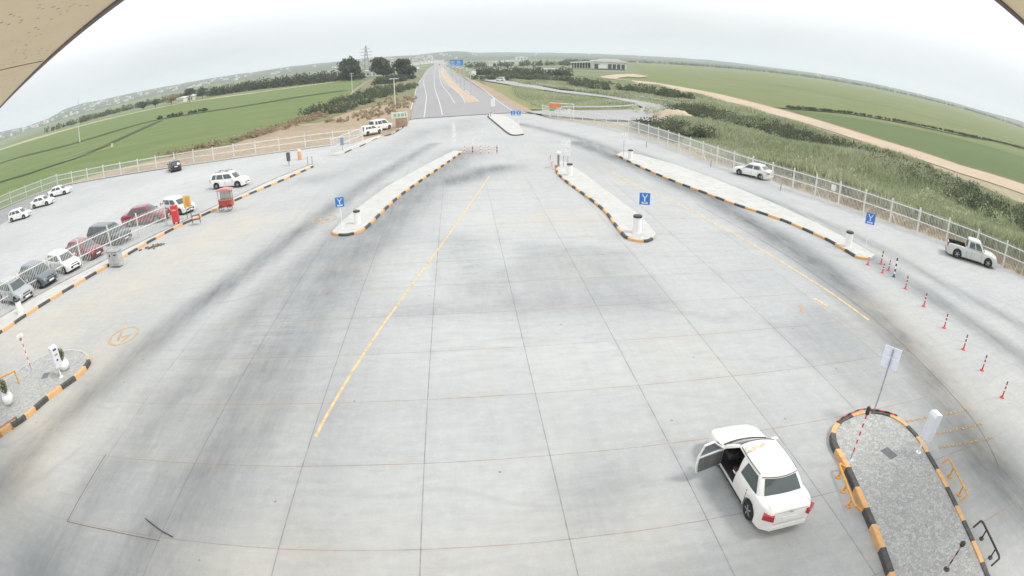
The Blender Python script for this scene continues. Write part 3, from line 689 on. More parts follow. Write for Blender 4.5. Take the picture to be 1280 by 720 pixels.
# guard rail of the service road
root_pts = smooth_path(px((640,100),(700,110.5),(749,116),(790,121.8),(826.6,127),(855,132.5),(866,139),(874,144)), 5)
def guardrail(label, pts, step=4.0):
    P = resample(pts, step); r = thing('guard_rail', label, 'guard rail', (P[0].x, P[0].y, 0)); b = MB(); b2 = MB(); o = P[0]
    for a, c in zip(P[:-1], P[1:]):
        d = c-a; mid = (a+c)/2-o; rz = math.atan2(d.y, d.x)
        b.box((mid.x, mid.y, .72), (d.length+.02, .05, .12), rz); b.box((mid.x, mid.y, .56), (d.length+.02, .05, .12), rz); b.box((mid.x, mid.y, .64), (d.length+.02, .02, .10), rz)
    b.build('rail', mat('rail_zinc', (.62,.63,.63), .4, .08), r)
    for p in P[:100]: q = p-o; bb = MB(); bb.box((q.x, q.y+.06, .38), (.10, .10, .76)); bb.build('post', galv, r)
guardrail('metal guard rail along the outside of the curving service road', root_pts, 4.0)
guardrail('short metal guard rail on the inside bend of the service road', smooth_path(px((700,137),(740,136.7),(775,136),(795,133.8),(803,134)), 5), 4.0)

# ------------------------------------------------------------------ VEHICLES
def cabin_fn(sp_):
    z0, z1 = sp_['belt'], sp_['roof']; xf0, xf1, xr0, xr1 = sp_['xf0'], sp_['xf1'], sp_['xr0'], sp_['xr1']; w0, w1 = sp_['w']/2*.925, sp_['w']/2*.70
    def L_(a, b, s): return a+(b-a)*s
    def par(s):
        bulge = math.sin(math.pi*s)*.035
        return L_(xf0, xf1, s)+bulge, L_(xr0, xr1, s)-bulge*.7, L_(w0, w1, s)+bulge*.6, L_(z0, z1, s)
    def front(kk_, s, off=0): xf, xr, w_, z = par(s); return (xf+.13*(1-kk_**2)+off, w_*kk_*.93, z)
    def rear(kk_, s, off=0): xf, xr, w_, z = par(s); return (xr-.11*(1-kk_**2)-off, w_*kk_*.93, z)
    def side(u_, s, sg, off=0): xf, xr, w_, z = par(s); bw = .03*math.sin(math.pi*u_); return (L_(xf-.07, xr+.07, u_), sg*(w_-.02+bw+off), z)
    return par, front, rear, side
def patch(f, us, ss, mb=None, mi=0):
    b = mb or MB(); n = len(us); vs = [f(u_, s) for s in ss for u_ in us]
    b.add(vs, [(j*n+i, j*n+i+1, (j+1)*n+i+1, (j+1)*n+i) for j in range(len(ss)-1) for i in range(n-1)], mi); return b
def boolean_cut(o, cutter):
    md = o.modifiers.new('cut', 'BOOLEAN'); md.operation = 'DIFFERENCE'; md.object = cutter; md.solver = 'EXACT'
    dg = bpy.context.evaluated_depsgraph_get(); me = bpy.data.meshes.new_from_object(o.evaluated_get(dg)); o.modifiers.clear(); o.data = me
SPECS = {
 'sedan': dict(l=4.45, w=1.76, belt=.93, roof=1.46, xf0=1.02, xf1=.28, xr0=-1.62, xr1=-1.08, deck=[(-1,.80),(-.985,.93),(-.93,1.02),(-.72,1.04),(-.4,.98),(.3,.94),(.48,.93),(.8,.84),(.95,.74),(1,.60)], wb=(-1.30,1.33), wr=.32),
 'hatch': dict(l=4.05, w=1.74, belt=.93, roof=1.48, xf0=1.00, xf1=.25, xr0=-1.88, xr1=-1.50, deck=[(-1,.80),(-.98,.95),(-.9,.98),(-.4,.98),(.3,.95),(.5,.93),(.8,.84),(.95,.72),(1,.58)], wb=(-1.25,1.25), wr=.31),
 'suv': dict(l=4.45, w=1.82, belt=1.03, roof=1.68, xf0=1.05, xf1=.45, xr0=-2.12, xr1=-1.85, deck=[(-1,.85),(-.985,1.0),(-.9,1.04),(.3,1.04),(.5,1.03),(.8,.97),(.95,.85),(1,.66)], wb=(-1.33,1.35), wr=.36),
 'van': dict(l=4.4, w=1.78, belt=1.02, roof=1.82, xf0=1.25, xf1=.62, xr0=-2.12, xr1=-2.00, deck=[(-1,.85),(-.985,1.0),(-.9,1.03),(.4,1.03),(.6,1.0),(.85,.90),(.96,.78),(1,.60)], wb=(-1.3,1.35), wr=.32),
 'pickup': dict(l=5.0, w=1.80, belt=1.05, roof=1.70, xf0=1.05, xf1=.50, xr0=-.62, xr1=-.52, deck=[(-1,.90),(-.99,1.04),(-.95,1.06),(.3,1.05),(.45,1.04),(.8,.98),(.95,.86),(1,.66)], wb=(-1.45,1.60), wr=.38)}
def make_car(name, label, cat, kind, col, loc, rz, group=None, door_open=False, roofrack=False, roof_text=None, roofcol=None):
    sp_ = SPECS[kind]; Lc, Wd = sp_['l'], sp_['w']; root = thing(name, label, cat, loc, rz, group)
    wr = sp_['wr']; Rr = wr+.055; dk = sp_['deck']
    xs = set(np.round(np.linspace(-1, 1, 41)*Lc/2, 4))
    for wx in sp_['wb']:
        for t in np.linspace(-1, 1, 13): xs.add(round(wx+Rr*math.sin(t*math.pi/2), 4))
    for e_ in (.95, .97, .985): xs.add(round(e_*Lc/2, 4)); xs.add(round(-e_*Lc/2, 4))
    xs = sorted(xs)
    def wfn(x): t = abs(x)/(Lc/2); return Wd/2*(1-.05*t**4-.20*max(0, (t-.76)/.24)**2.2)
    def ring(x):
        zt = float(np.interp(x/(Lc/2), [a for a, _ in dk], [b_ for _, b_ in dk])); w_ = wfn(x); zl = .20
        t = abs(x)/(Lc/2); zl += .10*max(0, (t-.9)/.1)
        for wx in sp_['wb']:
            d = abs(x-wx)
            if d < Rr: zl = max(zl, wr+math.sqrt(max(0, Rr*Rr-d*d)))
        zm = max(.55, zl+.035); zs = max(zm+.03, zt-.11)
        half = [(w_*.86, zl), (w_*.985, zl+.012), (w_*1.0, zm), (w_*.985, zs), (w_*.945, zt-.035), (w_*.86, zt), (w_*.45, zt+.028)]
        return [(x, 0, zl)]+[(x, a, z) for a, z in half]+[(x, 0, zt+.035)]+[(x, -a, z) for a, z in half[::-1]]
    rings = [ring(x) for x in xs]; n = len(rings[0]); b = MB()
    vs = [p for r_ in rings for p in r_]; fs = []
    for i in range(len(rings)-1):
        for j in range(n): fs.append((i*n+j, i*n+(j+1) % n, (i+1)*n+(j+1) % n, (i+1)*n+j))
    fs += [tuple(range(n)), tuple((len(rings)-1)*n+j for j in range(n))[::-1]]
    b.add(vs, fs); body = b.build('body', [col, dark], root, smooth=True, auto=38)
    par, front, rear, side = cabin_fn(sp_)
    ss = [0,.2,.4,.6,.8,.93,1.0]; b = MB(); rg = []
    for s in ss:
        q = [front(kk_, s) for kk_ in (-1,-.7,-.35,0,.35,.7,1)]+[side(u_, s, 1) for u_ in (.0,.15,.3,.45,.6,.75,.9,1)]+[rear(kk_, s) for kk_ in (1,.6,.3,0,-.3,-.6,-1)]+[side(u_, s, -1) for u_ in (1,.9,.75,.6,.45,.3,.15,0)]
        rg.append([Vector(v) for v in q])
    top = rg[-1]; c0 = sum(top, Vector())/len(top)
    for k_, dz in ((.96,.025),(.8,.045),(.4,.06)): rg.append([c0+(v-c0)*k_+Vector((0,0,dz)) for v in top])
    n = len(top); vs = [v for r_ in rg for v in r_]; fs = [(i*n+j, i*n+(j+1) % n, (i+1)*n+(j+1) % n, (i+1)*n+j) for i in range(len(rg)-1) for j in range(n)]
    fs += [tuple(range(n))[::-1], tuple((len(rg)-1)*n+j for j in range(n))]; b.add(vs, fs)
    roof = b.build('roof', [col, dark], root, smooth=True, auto=50)
    K = [-.86+1.72*i/8 for i in range(9)]; SS = [.06,.3,.6,.84]
    patch(lambda u_, s: front(u_, s, .012), K, SS).build('windscreen', glass, root, smooth=True)
    patch(lambda u_, s: rear(u_, s, .012), K, [.14,.4,.65,.86]).build('rear_window', glass, root, smooth=True)
    wins = [(.05,.47),(.52,.95)] if kind != 'pickup' else [(.04,.46),(.53,.93)]
    if kind in ('suv','van','hatch'): wins = [(.05,.40),(.44,.73),(.77,.95)]
    for sg in (1, -1):
        for wi, (u0, u1) in enumerate(wins):
            if door_open and sg > 0 and wi == 0: continue
            us = [u0+(u1-u0)*i/4 for i in range(5)]
            patch(lambda u_, s: side(u_, s, sg, .010), us, [.10,.35,.6,.84]).build('side_window', glass, root, smooth=True)
    if door_open:
        cut = MB(); cut.prism([(.86,.40),(.86,.93),(.30,1.38),(-.12,1.38),(-.20,.93),(-.16,.40)], .12, 1.3, 'y'); co = cut.build('cutter', dark)
        co.matrix_world = Matrix.Translation(loc) @ Matrix.Rotation(rz, 4, 'Z'); bpy.context.view_layer.update()
        boolean_cut(body, co); boolean_cut(roof, co); bpy.data.objects.remove(co)
        s_ = MB(); s_.box((.12,.42,.50), (.50,.46,.16)); s_.box((-.12,.42,.84), (.14,.46,.62), 0, tilt=('Y', -.2)); s_.box((-.16,.42,1.20), (.10,.24,.16)); s_.build('seat', seatm, root)
        s_ = MB(); s_.box((.62,.45,.86), (.34,.70,.14)); s_.build('dashboard', dark, root)
        s_ = MB(); pts = [(.46+.05*math.cos(t), .42+.17*math.sin(t), .88+.17*math.cos(t)) for t in np.linspace(0, 2*math.pi, 17)]; s_.tube(pts, .014); s_.build('steering_wheel', dark, root)
        dr_ = bpy.data.objects.new('door', None); 
        d_ = MB(); d_.prism([(0,.34),(0,.93),(-1.02,.95),(-1.04,.60),(-.98,.34)], .0, .07, 'y'); dr_ = d_.build('door', col, root); dr_['label'] = 'open driver door with dark inner trim'
        d_ = MB(); d_.prism([(-.05,.38),(-.05,.90),(-.97,.92),(-.98,.62),(-.94,.38)], -.035, -.003, 'y'); d_.build('door_trim', mat('trim_grey', (.12,.12,.125), .7, .15), dr_)
        d_ = MB(); fr = [(0,.03,.93),(-.50,.00,1.38),(-.88,-.02,1.40),(-1.02,.03,.95)]; d_.tube(fr, .036, n=6); d_.build('window_frame', col, dr_)
        d_ = MB(); d_.add([(-.02,.035,.94),(-.51,.005,1.35),(-.85,-.012,1.37),(-.98,.035,.95)], [(0,1,2,3)]); d_.build('window_pane', mat('pane_tint', (.20,.22,.25), .1, .05, spec=.8), dr_)
        d_ = MB(); d_.box((-.12,.17,.98), (.12,.22,.14)); d_.build('mirror', dark, dr_)
        dr_.location = (.86, .845, 0); dr_.rotation_euler = (0,0,-R(74))
    for sg in (1, -1):
        for wx in sp_['wb']:
            t_ = MB(); y0_ = sg*(Wd/2-.115); rw = .10
            t_.lathe([(wr*.60,-rw),(wr*.93,-rw),(wr,-rw*.7),(wr,rw*.7),(wr*.93,rw),(wr*.60,rw)], n=24); wh = t_.build('wheel', tyre, root, smooth=True, auto=40)
            wh.location = (wx, y0_, wr); wh.rotation_euler = (R(90),0,0)
            t_ = MB(); t_.lathe([(wr*.62,-.085),(wr*.62,.085)], n=20)
            for i in range(5):
                a = 2*math.pi*i/5
                for z_ in (-.092, .092): t_.box((wr*.32*math.cos(a), wr*.32*math.sin(a), z_), (wr*.5,.05,.02), a, mi=1)
            t_.cyl((0,0,-.10), (0,0,.10), .045, mi=1); t_.build('rim', [mat('rim_shade', (.16,.16,.17), .4, .1), rim], wh)
        xe = Lc/2; zt = float(np.interp(.93, [a for a, _ in dk], [b_ for _, b_ in dk]))
        h_ = MB(); h_.box((xe*.915, sg*wfn(xe*.95)*.80, zt-.17), (.20,.28,.12), sg*-.42); h_.build('headlight', lampclr, root)
        if kind in ('suv','van','hatch','pickup'): h_ = MB(); h_.box((-xe*.975, sg*Wd/2*.74, .92), (.10,.14,.32), -sg*.4); h_.build('tail_light', lampred, root)
        else: h_ = MB(); h_.box((-xe*.958, sg*Wd/2*.775, .79), (.20,.36,.17), -sg*.62, taper=.92); h_.build('tail_light', lampred, root)
        if not (door_open and sg > 0):
            m_ = MB(); m_.box((sp_['xf0']-.22, sg*(Wd/2+.06), sp_['belt']+.08), (.12,.20,.14)); m_.build('mirror', col, root)
        m_ = MB()
        for u_ in ((-.10,-1.0) if kind != 'pickup' else (.1,-.5)): m_.box((u_, sg*(wfn(u_)+.005), .80), (.16,.03,.03))
        m_.build('door_handle', col, root)
        m_ = MB(); xd = [.86 if sp_['xf0'] < 1.2 else 1.0, -.16]+([-.98] if kind != 'pickup' else [-.62])
        for x_ in xd: 
            if door_open and sg > 0 and x_ > -.5: continue
            m_.box((x_, sg*(wfn(x_)*.999), .60), (.012,.012,.56))
        m_.box((0, sg*(wfn(0)*.995), .25), (Lc*.40,.02,.06)); m_.build('door_seam', dark, root)
    g_ = MB(); g_.box((Lc/2*.985,0,.47), (.10,Wd*.55,.16)); g_.box((Lc/2*.975,0,.66), (.06,Wd*.42,.09)); g_.build('grille', dark, root)
    g_ = MB(); g_.box((-Lc/2*.985,0,.36), (.12,Wd*.70,.13)); g_.build('bumper', dark if kind in ('suv','pickup') else col, root)
    g_ = MB(); g_.box((-Lc/2*1.004,0,.70 if kind == 'sedan' else .78), (.02,.50,.12)); g_.build('number_plate', white, root)
    g_ = MB(); g_.box((Lc/2*1.005,0,.42), (.02,.50,.11)); g_.build('number_plate', white, root)
    if kind == 'pickup':
        c_ = MB(); c_.box((-1.58,0,1.05), (1.62,Wd*.80,.90)); co = c_.build('cutter', dark); co.matrix_world = Matrix.Translation(loc) @ Matrix.Rotation(rz, 4, 'Z'); bpy.context.view_layer.update()
        boolean_cut(body, co); bpy.data.objects.remove(co)
        g_ = MB(); g_.box((-1.58,0,.615), (1.60,Wd*.79,.02)); g_.build('bed_liner', dark, root)
    if roofrack:
        g_ = MB(); z_ = sp_['roof']+.14
        for sg in (1, -1): g_.tube([(-1.5, sg*.52, z_-.08), (-1.4, sg*.52, z_), (.2, sg*.52, z_), (.3, sg*.52, z_-.08)], .025)
        for x_ in (-1.1,-.2): g_.cyl((x_,-.52,z_), (x_,.52,z_), .022)
        g_.build('roof_rack', dark, root)
    if kind == 'sedan' and door_open:
        par_, fr_, re_, si_ = cabin_fn(sp_)
        for sg in (1, -1):
            g_ = MB(); g_.tube([Vector(si_(u_, .965, sg, .008)) for u_ in (.0,.2,.4,.6,.8,1.0)], .012, n=6); g_.build('roof_gutter', dark, root)
        g_ = MB(); g_.tube([Vector(fr_(k2, .02, .03)) for k2 in (-1,-.7,-.35,0,.35,.7,1)], .035, n=6); g_.build('cowl', dark, root)
        g_ = MB(); g_.tube([Vector(fr_(k2, .90, .012)) for k2 in (-1,-.7,-.35,0,.35,.7,1)], .013, n=6); g_.build('screen_seal', dark, root)
        g_ = MB(); g_.tube([Vector(re_(k2, .90, .012)) for k2 in (-1,-.6,-.3,0,.3,.6,1)], .012, n=6); g_.build('screen_seal', dark, root)
        g_ = MB()
        for sg in (1, -1): g_.tube([(-1.70,sg*.66,1.028),(-2.12,sg*.66,1.035)], .005, n=5)
        g_.tube([(-2.205,-.56,.93),(-2.215,.56,.93)], .006, n=5); g_.build('boot_seam', grey, root)
        g_ = MB(); g_.tube([(-2.228,-.55,.52),(-2.232,.55,.52)], .007, n=5); g_.build('bumper_seam', grey, root)
        g_ = MB(); g_.box((-2.24,0,.93), (.02,.10,.05)); g_.build('boot_badge', galv, root)
        lettering('34 TKS 27', .10, dark, root, (-2.2455,0,.70), (R(90),0,R(-90)), 'plate_letters') if False else None
        g_ = MB(); g_.cyl((.12,-.05,1.53), (.02,-.05,1.62), .012, .006); g_.build('aerial', dark, root)
        g_ = MB()
        for sg in (1, -1): g_.cyl((1.02,sg*.30,1.02), (.80,sg*.02+.1,1.14), .012)
        g_.build('wiper', dark, root)
    return root
def lettering(text, size, m, parent, loc, rot, name='lettering'):
    cu = bpy.data.curves.new(name, 'FONT'); cu.body = text; cu.size = size; cu.align_x = 'CENTER'; cu.align_y = 'CENTER'; cu.extrude = .002
    t_ = bpy.data.objects.new('tmp', cu); C.objects.link(t_); bpy.context.view_layer.update()
    me = bpy.data.meshes.new_from_object(t_.evaluated_get(bpy.context.evaluated_depsgraph_get())); bpy.data.objects.remove(t_)
    me.materials.clear(); me.materials.append(m); o = bpy.data.objects.new(name, me); C.objects.link(o); o.parent = parent; o.location = loc; o.rotation_euler = rot; return o
p_white = paint('paint_white', (.78,.77,.74)); p_cream = paint('paint_warm_white', (.80,.785,.75)); p_dred = paint('paint_maroon', (.22,.035,.05)); p_dark = paint('paint_graphite', (.055,.06,.07))
p_silver = paint('paint_silver', (.35,.36,.37)); p_navy = paint('paint_blue_grey', (.13,.15,.17)); p_black = paint('paint_black', (.02,.02,.022))
taxi = make_car('taxi', 'white taxi sedan stopped on the slabs with its left front door open', 'taxi', 'sedan', p_cream, (8.42,11.55,0), R(90.5), door_open=True)
g_ = MB(); g_.box((.02,.30,1.535), (.26,.72,.02)); o = g_.build('roof_sign', p_cream, taxi)
lettering('Canat', .30, mat('roof_letter', (.62,.30,.06), .6, .05), taxi, (.02,.30,1.549), (0,0,R(-80)))
make_car('parked_car', 'white sedan driving beside the tall grass fence, showing its tail', 'car', 'sedan', p_white, (31.25,55.0,0), math.atan2(4.3,-2.9))
make_car('pickup_truck', 'white double cab pickup beside the tall grass fence with open empty bed', 'pickup truck', 'pickup', paint('paint_pale_grey', (.50,.51,.475)), (38.95,28.9,0), math.atan2(-3.7,3.7))
lot = 'cars parked behind the bar fence'
a0 = R(-14)
make_car('parked_car', 'silver hatchback seen through the fence, parked by the white bin', 'car', 'hatch', p_silver, (-33.6,30.2,0), a0, lot).scale = (1.08,)*3
make_car('parked_car', 'dark grey car between the silver hatchback and the white hatchback', 'car', 'hatch', p_navy, (-33.2,33.2,0), a0, lot).scale = (1.08,)*3
make_car('parked_car', 'white hatchback with black grille parked nose to the bar fence', 'car', 'hatch', p_white, (-32.2,35.9,0), R(-18), lot)
make_car('parked_car', 'dull red car with pale windscreen beside the white hatchback', 'car', 'hatch', p_dred, (-31.6,38.6,0), a0, lot)
make_car('parked_car', 'dark graphite estate car parked behind the grey utility box', 'car', 'suv', p_dark, (-31.1,42.2,0), a0, lot).scale = (1.1,1.12,.96)
make_car('parked_car', 'maroon sedan parked just behind the first fence panels', 'car', 'sedan', p_dred, (-30.0,47.6,0), R(8), lot).scale = (1.12,)*3
make_car('parked_car', 'white hatchback parked behind the red cabinet and the yellow stand', 'car', 'hatch', p_white, (-27.6,50.2,0), R(-24), lot)
make_car('parked_car', 'white SUV with black roof rack standing above the red food cart', 'car', 'suv', p_white, (-25.7,59.9,0), R(-4), roofrack=True)
make_car('parked_car', 'black car parked against the field fence', 'car', 'hatch', p_black, (-41.6,76.6,0), R(125))
ribbon('fence_footing_or_shade', [p+Vector((0,-.15,0)) for p in lposts], .3, .02, mat('fence_base_shadow', (.13,.12,.12), .9, .3))  # flat dark strip standing in for the low wall's shadow under the fence
rg_ = 'white cars in line at the grey ramp'
make_car('parked_car', 'white hatchback at the foot of the grey ramp, farthest from the field fence', 'car', 'hatch', p_white, (-60.4,59.2,0), R(12), rg_)
make_car('parked_car', 'white car in the middle of the three by the grey ramp', 'car', 'sedan', p_white, (-60.6,65.4,0), R(10), rg_)
make_car('parked_car', 'white car closest to the fence corner post', 'car', 'sedan', p_cream, (-61.6,71.5,0), R(12), rg_)
make_car('parked_car', 'white hatchback on the brown dirt beyond the gate', 'car', 'hatch', p_white, (-14.6,94.8,0), R(48))
make_car('parked_car', 'blue and white estate car behind the white hatchback on the dirt', 'car', 'van', p_white, (-13.6,100.2,0), R(50))

# ------------------------------------------------------------------ STREET FURNITURE
def bin_thing(p, label, s=1.0):
    r = thing('litter_bin', label, 'litter bin', (p.x, p.y, p.z), 0, 'white drum bins with black rims')
    b = MB(); b.lathe([(.26,0),(.27,.03),(.25,.05),(.25,.86),(.27,.88),(.27,.91)], n=24); b.build('drum', mat('bin_white', (.80,.80,.78), .45, .04), r, smooth=True, auto=40)
    b = MB(); b.lathe([(.20,.912),(.265,.915),(.265,.99),(.25,1.03),(.20,1.03)], n=24); b.build('rim', dark, r, smooth=True, auto=40)
    r.scale = (s, s, s); return r
b0 = bin_thing(W(447,279.5,.15), 'white bin beside the blue sign on the pale island nearest the food cart')
for p, s, lb in ((W(796,290.5,.15), 1.2, 'white bin below the blue sign on the S-shaped middle island'), (W(1059.5,308,.15), 1.1, 'white bin on the long right island next to its leaning blue sign'),
        (W(712,219,.15), 1.15, 'white bin below the six-panel board at the far end of the middle island'), (W(788,199,.15), 1.1, 'white bin at the far end of the long right island'), (W(26,392,.13), 1.0, 'white bin on the pavement in front of the bar fence')):
    c = copy_tree(b0); place(c, p, 0, lb); c.scale = (s, s, s)
def face_cam(p): return math.atan2(-p.x, p.y)     # rotation whose local -Y looks to the camera
def blue_sign(pb, pt, label, sz=.62, rz=None, fork=True, group='blue lane signs'):
    p = pb; rz = face_cam(p)+(rz or 0); r = thing('lane_sign', label, 'road sign', (p.x, p.y, p.z), rz, group); H = pt-p.z
    b = MB(); b.cyl((0,0,0), (0,0,H-.02), .032); b.cyl((0,0,0), (0,0,.03), .10); b.build('pole', white, r)
    b = MB(); b.box((0,-.05,H-sz*.5), (sz*.88,.03,sz)); b.build('plate', blue, r)
    b = MB(); z0 = H-sz*.5
    b.box((0,-.071,z0-.02), (.075,.008,sz*.42)); b.box((-.09*sz/.62,-.071,z0+sz*.26), (.05,.008,sz*.30), tilt=('Y', -.45)); b.box((.09*sz/.62,-.071,z0+sz*.26), (.05,.008,sz*.30), tilt=('Y', .45))
    b.box((0,-.071,z0-sz*.36), (sz*.52,.008,.06)); b.box((-.14,-.0712,z0-sz*.30), (.10,.007,.05), tilt=('Y', .7)); b.box((.14,-.0712,z0-sz*.30), (.10,.007,.05), tilt=('Y', -.7))
    b.build('symbol', white, r); return r
blue_sign(W(428,286,.15), 2.55, 'blue sign with white fork on the pale island nearest the food cart', .72)
blue_sign(W(803,297,.15), 3.25, 'blue sign with white fork near the rounded tip of the middle island', .80)
blue_sign(W(1080,319,.15), 3.2, 'blue sign on a leaning-looking pole at the red and black kerb tip', .78)
for i, (x_, lb) in enumerate(((641.5,'pale blue sign on the far island, first of the pair'), (648.5,'darker blue sign on the far island, second of the pair'))):
    blue_sign(W(x_,156,.15), 2.6, lb, .8)
def panel_board(p, top, cols, rows, pw, phh, label, rz=0, post_front=False, gap=.03, two=False):
    rz = face_cam(p)+rz; r = thing('sign_board', label, 'sign', (p.x, p.y, p.z), rz); yb = .06 if post_front else -.06
    b = MB()
    for x_ in ((-.22,.22) if two else (0,)): b.cyl((x_,0,0), (x_,0,top-.04), .035)
    b.box((0,0,.015), (.25,.2,.03)); b.build('post', galv, r)
    w_ = cols*pw+(cols-1)*gap; h_ = rows*phh+(rows-1)*gap
    for i in range(cols):
        for j in range(rows):
            b = MB(); b.box((-w_/2+pw/2+i*(pw+gap), yb, top-phh/2-j*(phh+gap)), (pw,.02,phh)); 
            o = b.build('panel', mat('panel_back', (.80,.84,.95), .5, .03) if post_front else white, r)
            if not post_front:
                b = MB()
                for q in range(3): b.box((-w_/2+pw/2+i*(pw+gap), yb-.0125, top-phh*(.28+.22*q)-j*(phh+gap)), (pw*.6,.004,phh*.06))
                b.build('print_lines', mat('print_grey', (.58,.59,.60), .6, .1), o)
    return r
panel_board(W(707,209,.15), 2.9, 2, 3, .48, .52, 'white board of six panels on two posts at the tip of the middle island', 0, two=True)
panel_board(W(779.5,194,.15), 2.75, 2, 1, .45, .9, 'pale two-panel board at the far tip of the long right island', .2)
panel_board(W(616.5,143,.12), 3.2, 1, 2, .8, .75, 'small white board at the far tip of the far island', 0, two=True)
panel_board(W(1092,515,.15), 2.80, 2, 2, .34, .42, 'four pale panels seen from behind on a thin pole at the cobbled island', -.10, post_front=True)
# card reader pillars
def reader(p, rz, label, marks):
    r = thing('card_reader', label, 'card reader', (p.x, p.y, p.z), rz)
    b = MB(); b.tube([(0,.10,0), (0,.10,.55), (0,.0,.80), (0,0,.95)], .045); b.cyl((0,.1,0), (0,.1,.025), .12); b.build('stand', white, r)
    b = MB(); b.prism([(-.16,.62),(.14,.62),(.14,1.62),(.06,1.72),(-.26,1.66),(-.26,1.50)], -.21, .21, 'x'); b.build('housing', mat('reader_white', (.72,.73,.78), .4, .04), r)
    for (x_, z_, sx_, sz_, mm, nm) in marks:
        b = MB(); yy = -.262 if z_ > 1.5 else -.16-.10*max(0, (z_-.62)/.88)-.004; b.box((x_, yy, z_), (sx_, .012, sz_)); b.build(nm, mm, r)
    return r
dkb = mat('screen_dark', (.03,.05,.12), .2, .05)
pk = W(78,472,.15)
reader(pk, face_cam(pk)+.35, 'white card reader pillar beside the potted plant on the island with two potted plants', [(0,1.57,.20,.09,dkb,'screen'), (-.05,1.30,.07,.07,red,'red_mark'), (.05,1.30,.05,.07,dkb,'blue_mark'), (0,1.02,.11,.08,dkb,'card_slot')])
pk = W(1150,565,.15)
reader(pk, face_cam(pk)+2.5, 'white card reader pillar beside the ribbed orange strips', [(0,1.30,.08,.07,red,'red_mark'), (0,.98,.12,.06,dkb,'card_slot'), (0,1.57,.2,.09,dkb,'screen')])
def striped_pole(name, label, cat, p, H, r_=.035, cols=None, n=9, seg0=.35, topf=None, rz=0):
    r = thing(name, label, cat, (p.x, p.y, p.z), rz); b = MB(); sg = (H-seg0)/n
    b.cyl((0,0,0), (0,0,seg0), r_, mi=2); b.lathe([(.13,0),(.13,.02),(.05,.05)], n=14, mi=2)
    for i in range(n): b.cyl((0,0,seg0+i*sg), (0,0,seg0+(i+1)*sg), r_*1.02, mi=i % 2)
    b.build('pole', cols or [red, white, galv], r)
    if topf: topf(r, H)
    return r
def cam_top(r, H):
    b = MB(); b.box((.05,0,H+.05), (.42,.17,.17), 0, tilt=('Y', .25)); b.build('camera_housing', white, r)
    b = MB(); b.cyl((0,0,H-.12), (.10,0,H-.12), .09, n=16); b.build('camera_lens', grey, r)
striped_pole('camera_pole', 'red and white striped pole with a small camera on the island with two potted plants', 'camera pole', W(40.5,465,.15), 2.0, .03, topf=cam_top, rz=R(200))
def lamp_top(r, H):
    b = MB(); b.lathe([(.05,H),(.075,H+.03),(.075,H+.26),(.05,H+.30)], n=16); b.build('warning_lamp', dark, r, smooth=True, auto=40)
striped_pole('striped_pole', 'red and white striped pole with black top on the cobbled island', 'pole', W(1063,574,.15), 1.85, .028, topf=lamp_top)
striped_pole('striped_pole', 'red and pink pole with black ball top standing in the cobbles between the hoop rails', 'pole', W(1183,712,.15), 1.0, .03, [mat('faded_red', (.50,.22,.26), .6, .1), dark, dark], 5, .1, topf=lambda r, H: MB().lathe([(.03,H-.02),(.10,H+.05),(.10,H+.13),(.03,H+.2)]).build('ball_top', dark, r, smooth=True))
striped_pole('marker_post', 'tall black and white striped marker post with white cap', 'marker post', W(1117,346), 1.28, .055, [dark, white, dark], 7, .02)
# orange and black bumper rails on the islands
def hoop(label, a, b_, out, mats, h=.42, nfeet=3, r_=.045):
    A, B = a, b_; d = (B-A); L_ = d.length; u = d/L_; nn = Vector((-u.y, u.x, 0))*out
    r = thing('bumper_rail', label, 'guard rail', (A.x, A.y, .0), 0)
    q = MB(); P = [Vector((0,0,0))+nn*0+Vector((0,0,.16)), nn*.22+Vector((0,0,h)), u*.12+nn*.28+Vector((0,0,h)), u*(L_-.12)+nn*.28+Vector((0,0,h)), u*L_+nn*.22+Vector((0,0,h)), u*L_+Vector((0,0,.16))]
    q.tube(P, r_, n=10); q.build('rail', mats, r)
    for i in range(nfeet):
        t = (i+.5)/nfeet; q = MB(); q.tube([u*L_*t+nn*.28+Vector((0,0,h)), u*L_*t+nn*.30+Vector((0,0,.03))], .035); q.lathe([(.10,0),(.10,.03),(.04,.05)], c=tuple(u*L_*t+nn*.30), n=12); q.build('foot', mats, r)
hoop('orange bumper rail outside the cobbled island, on the side of the taxi', W(1054,588), W(1074,642), -1, orange, .30)
hoop('orange hoop rail outside the cobbled island, away from the taxi', W(1174,585), W(1197,632), 1, orange, .42, 2, .035)
hoop('black hoop rail beside the cobbled island below the orange hoop', W(1214,664), W(1236,712), 1, dark, .42, 2, .04)
hoop('orange and black rail at the kerb of the potted plant island', W(-8,548), W(22,528), -1, [mat('rail_brown', (.35,.20,.10), .6, .2)], .40, 2)
pr_ = W(24,480,.15); pl_ = W(-25,505,.15)
r = thing('bumper_rail', 'orange tube rail above the potted plant on the island with two potted plants', 'guard rail', tuple(pr_)); e = pl_-pr_
MB().tube([(0,0,0), (0,0,.75), (e.x,e.y,.75), (e.x,e.y,0)], .05, n=10).build('rail', orange, r)
# striped tube lying on the kerb head
P = smooth_path([W(a, b_, .24) for a, b_ in ((1046,527),(1058,519),(1076,512),(1092,512),(1112,516),(1124,521))], 6); P = resample(P, .12); b = MB(); o0 = P[0]
for i in range(len(P)-1): b.cyl((P[i].x-o0.x, P[i].y-o0.y, .25), (P[i+1].x-o0.x, P[i+1].y-o0.y, .25), .028, mi=(i//2) % 2)
o = b.build('barrier_tube', [red, dark]); o.location = (o0.x, o0.y, 0); tag(o, 'red and black striped tube resting round the head of the cobbled island', 'barrier')
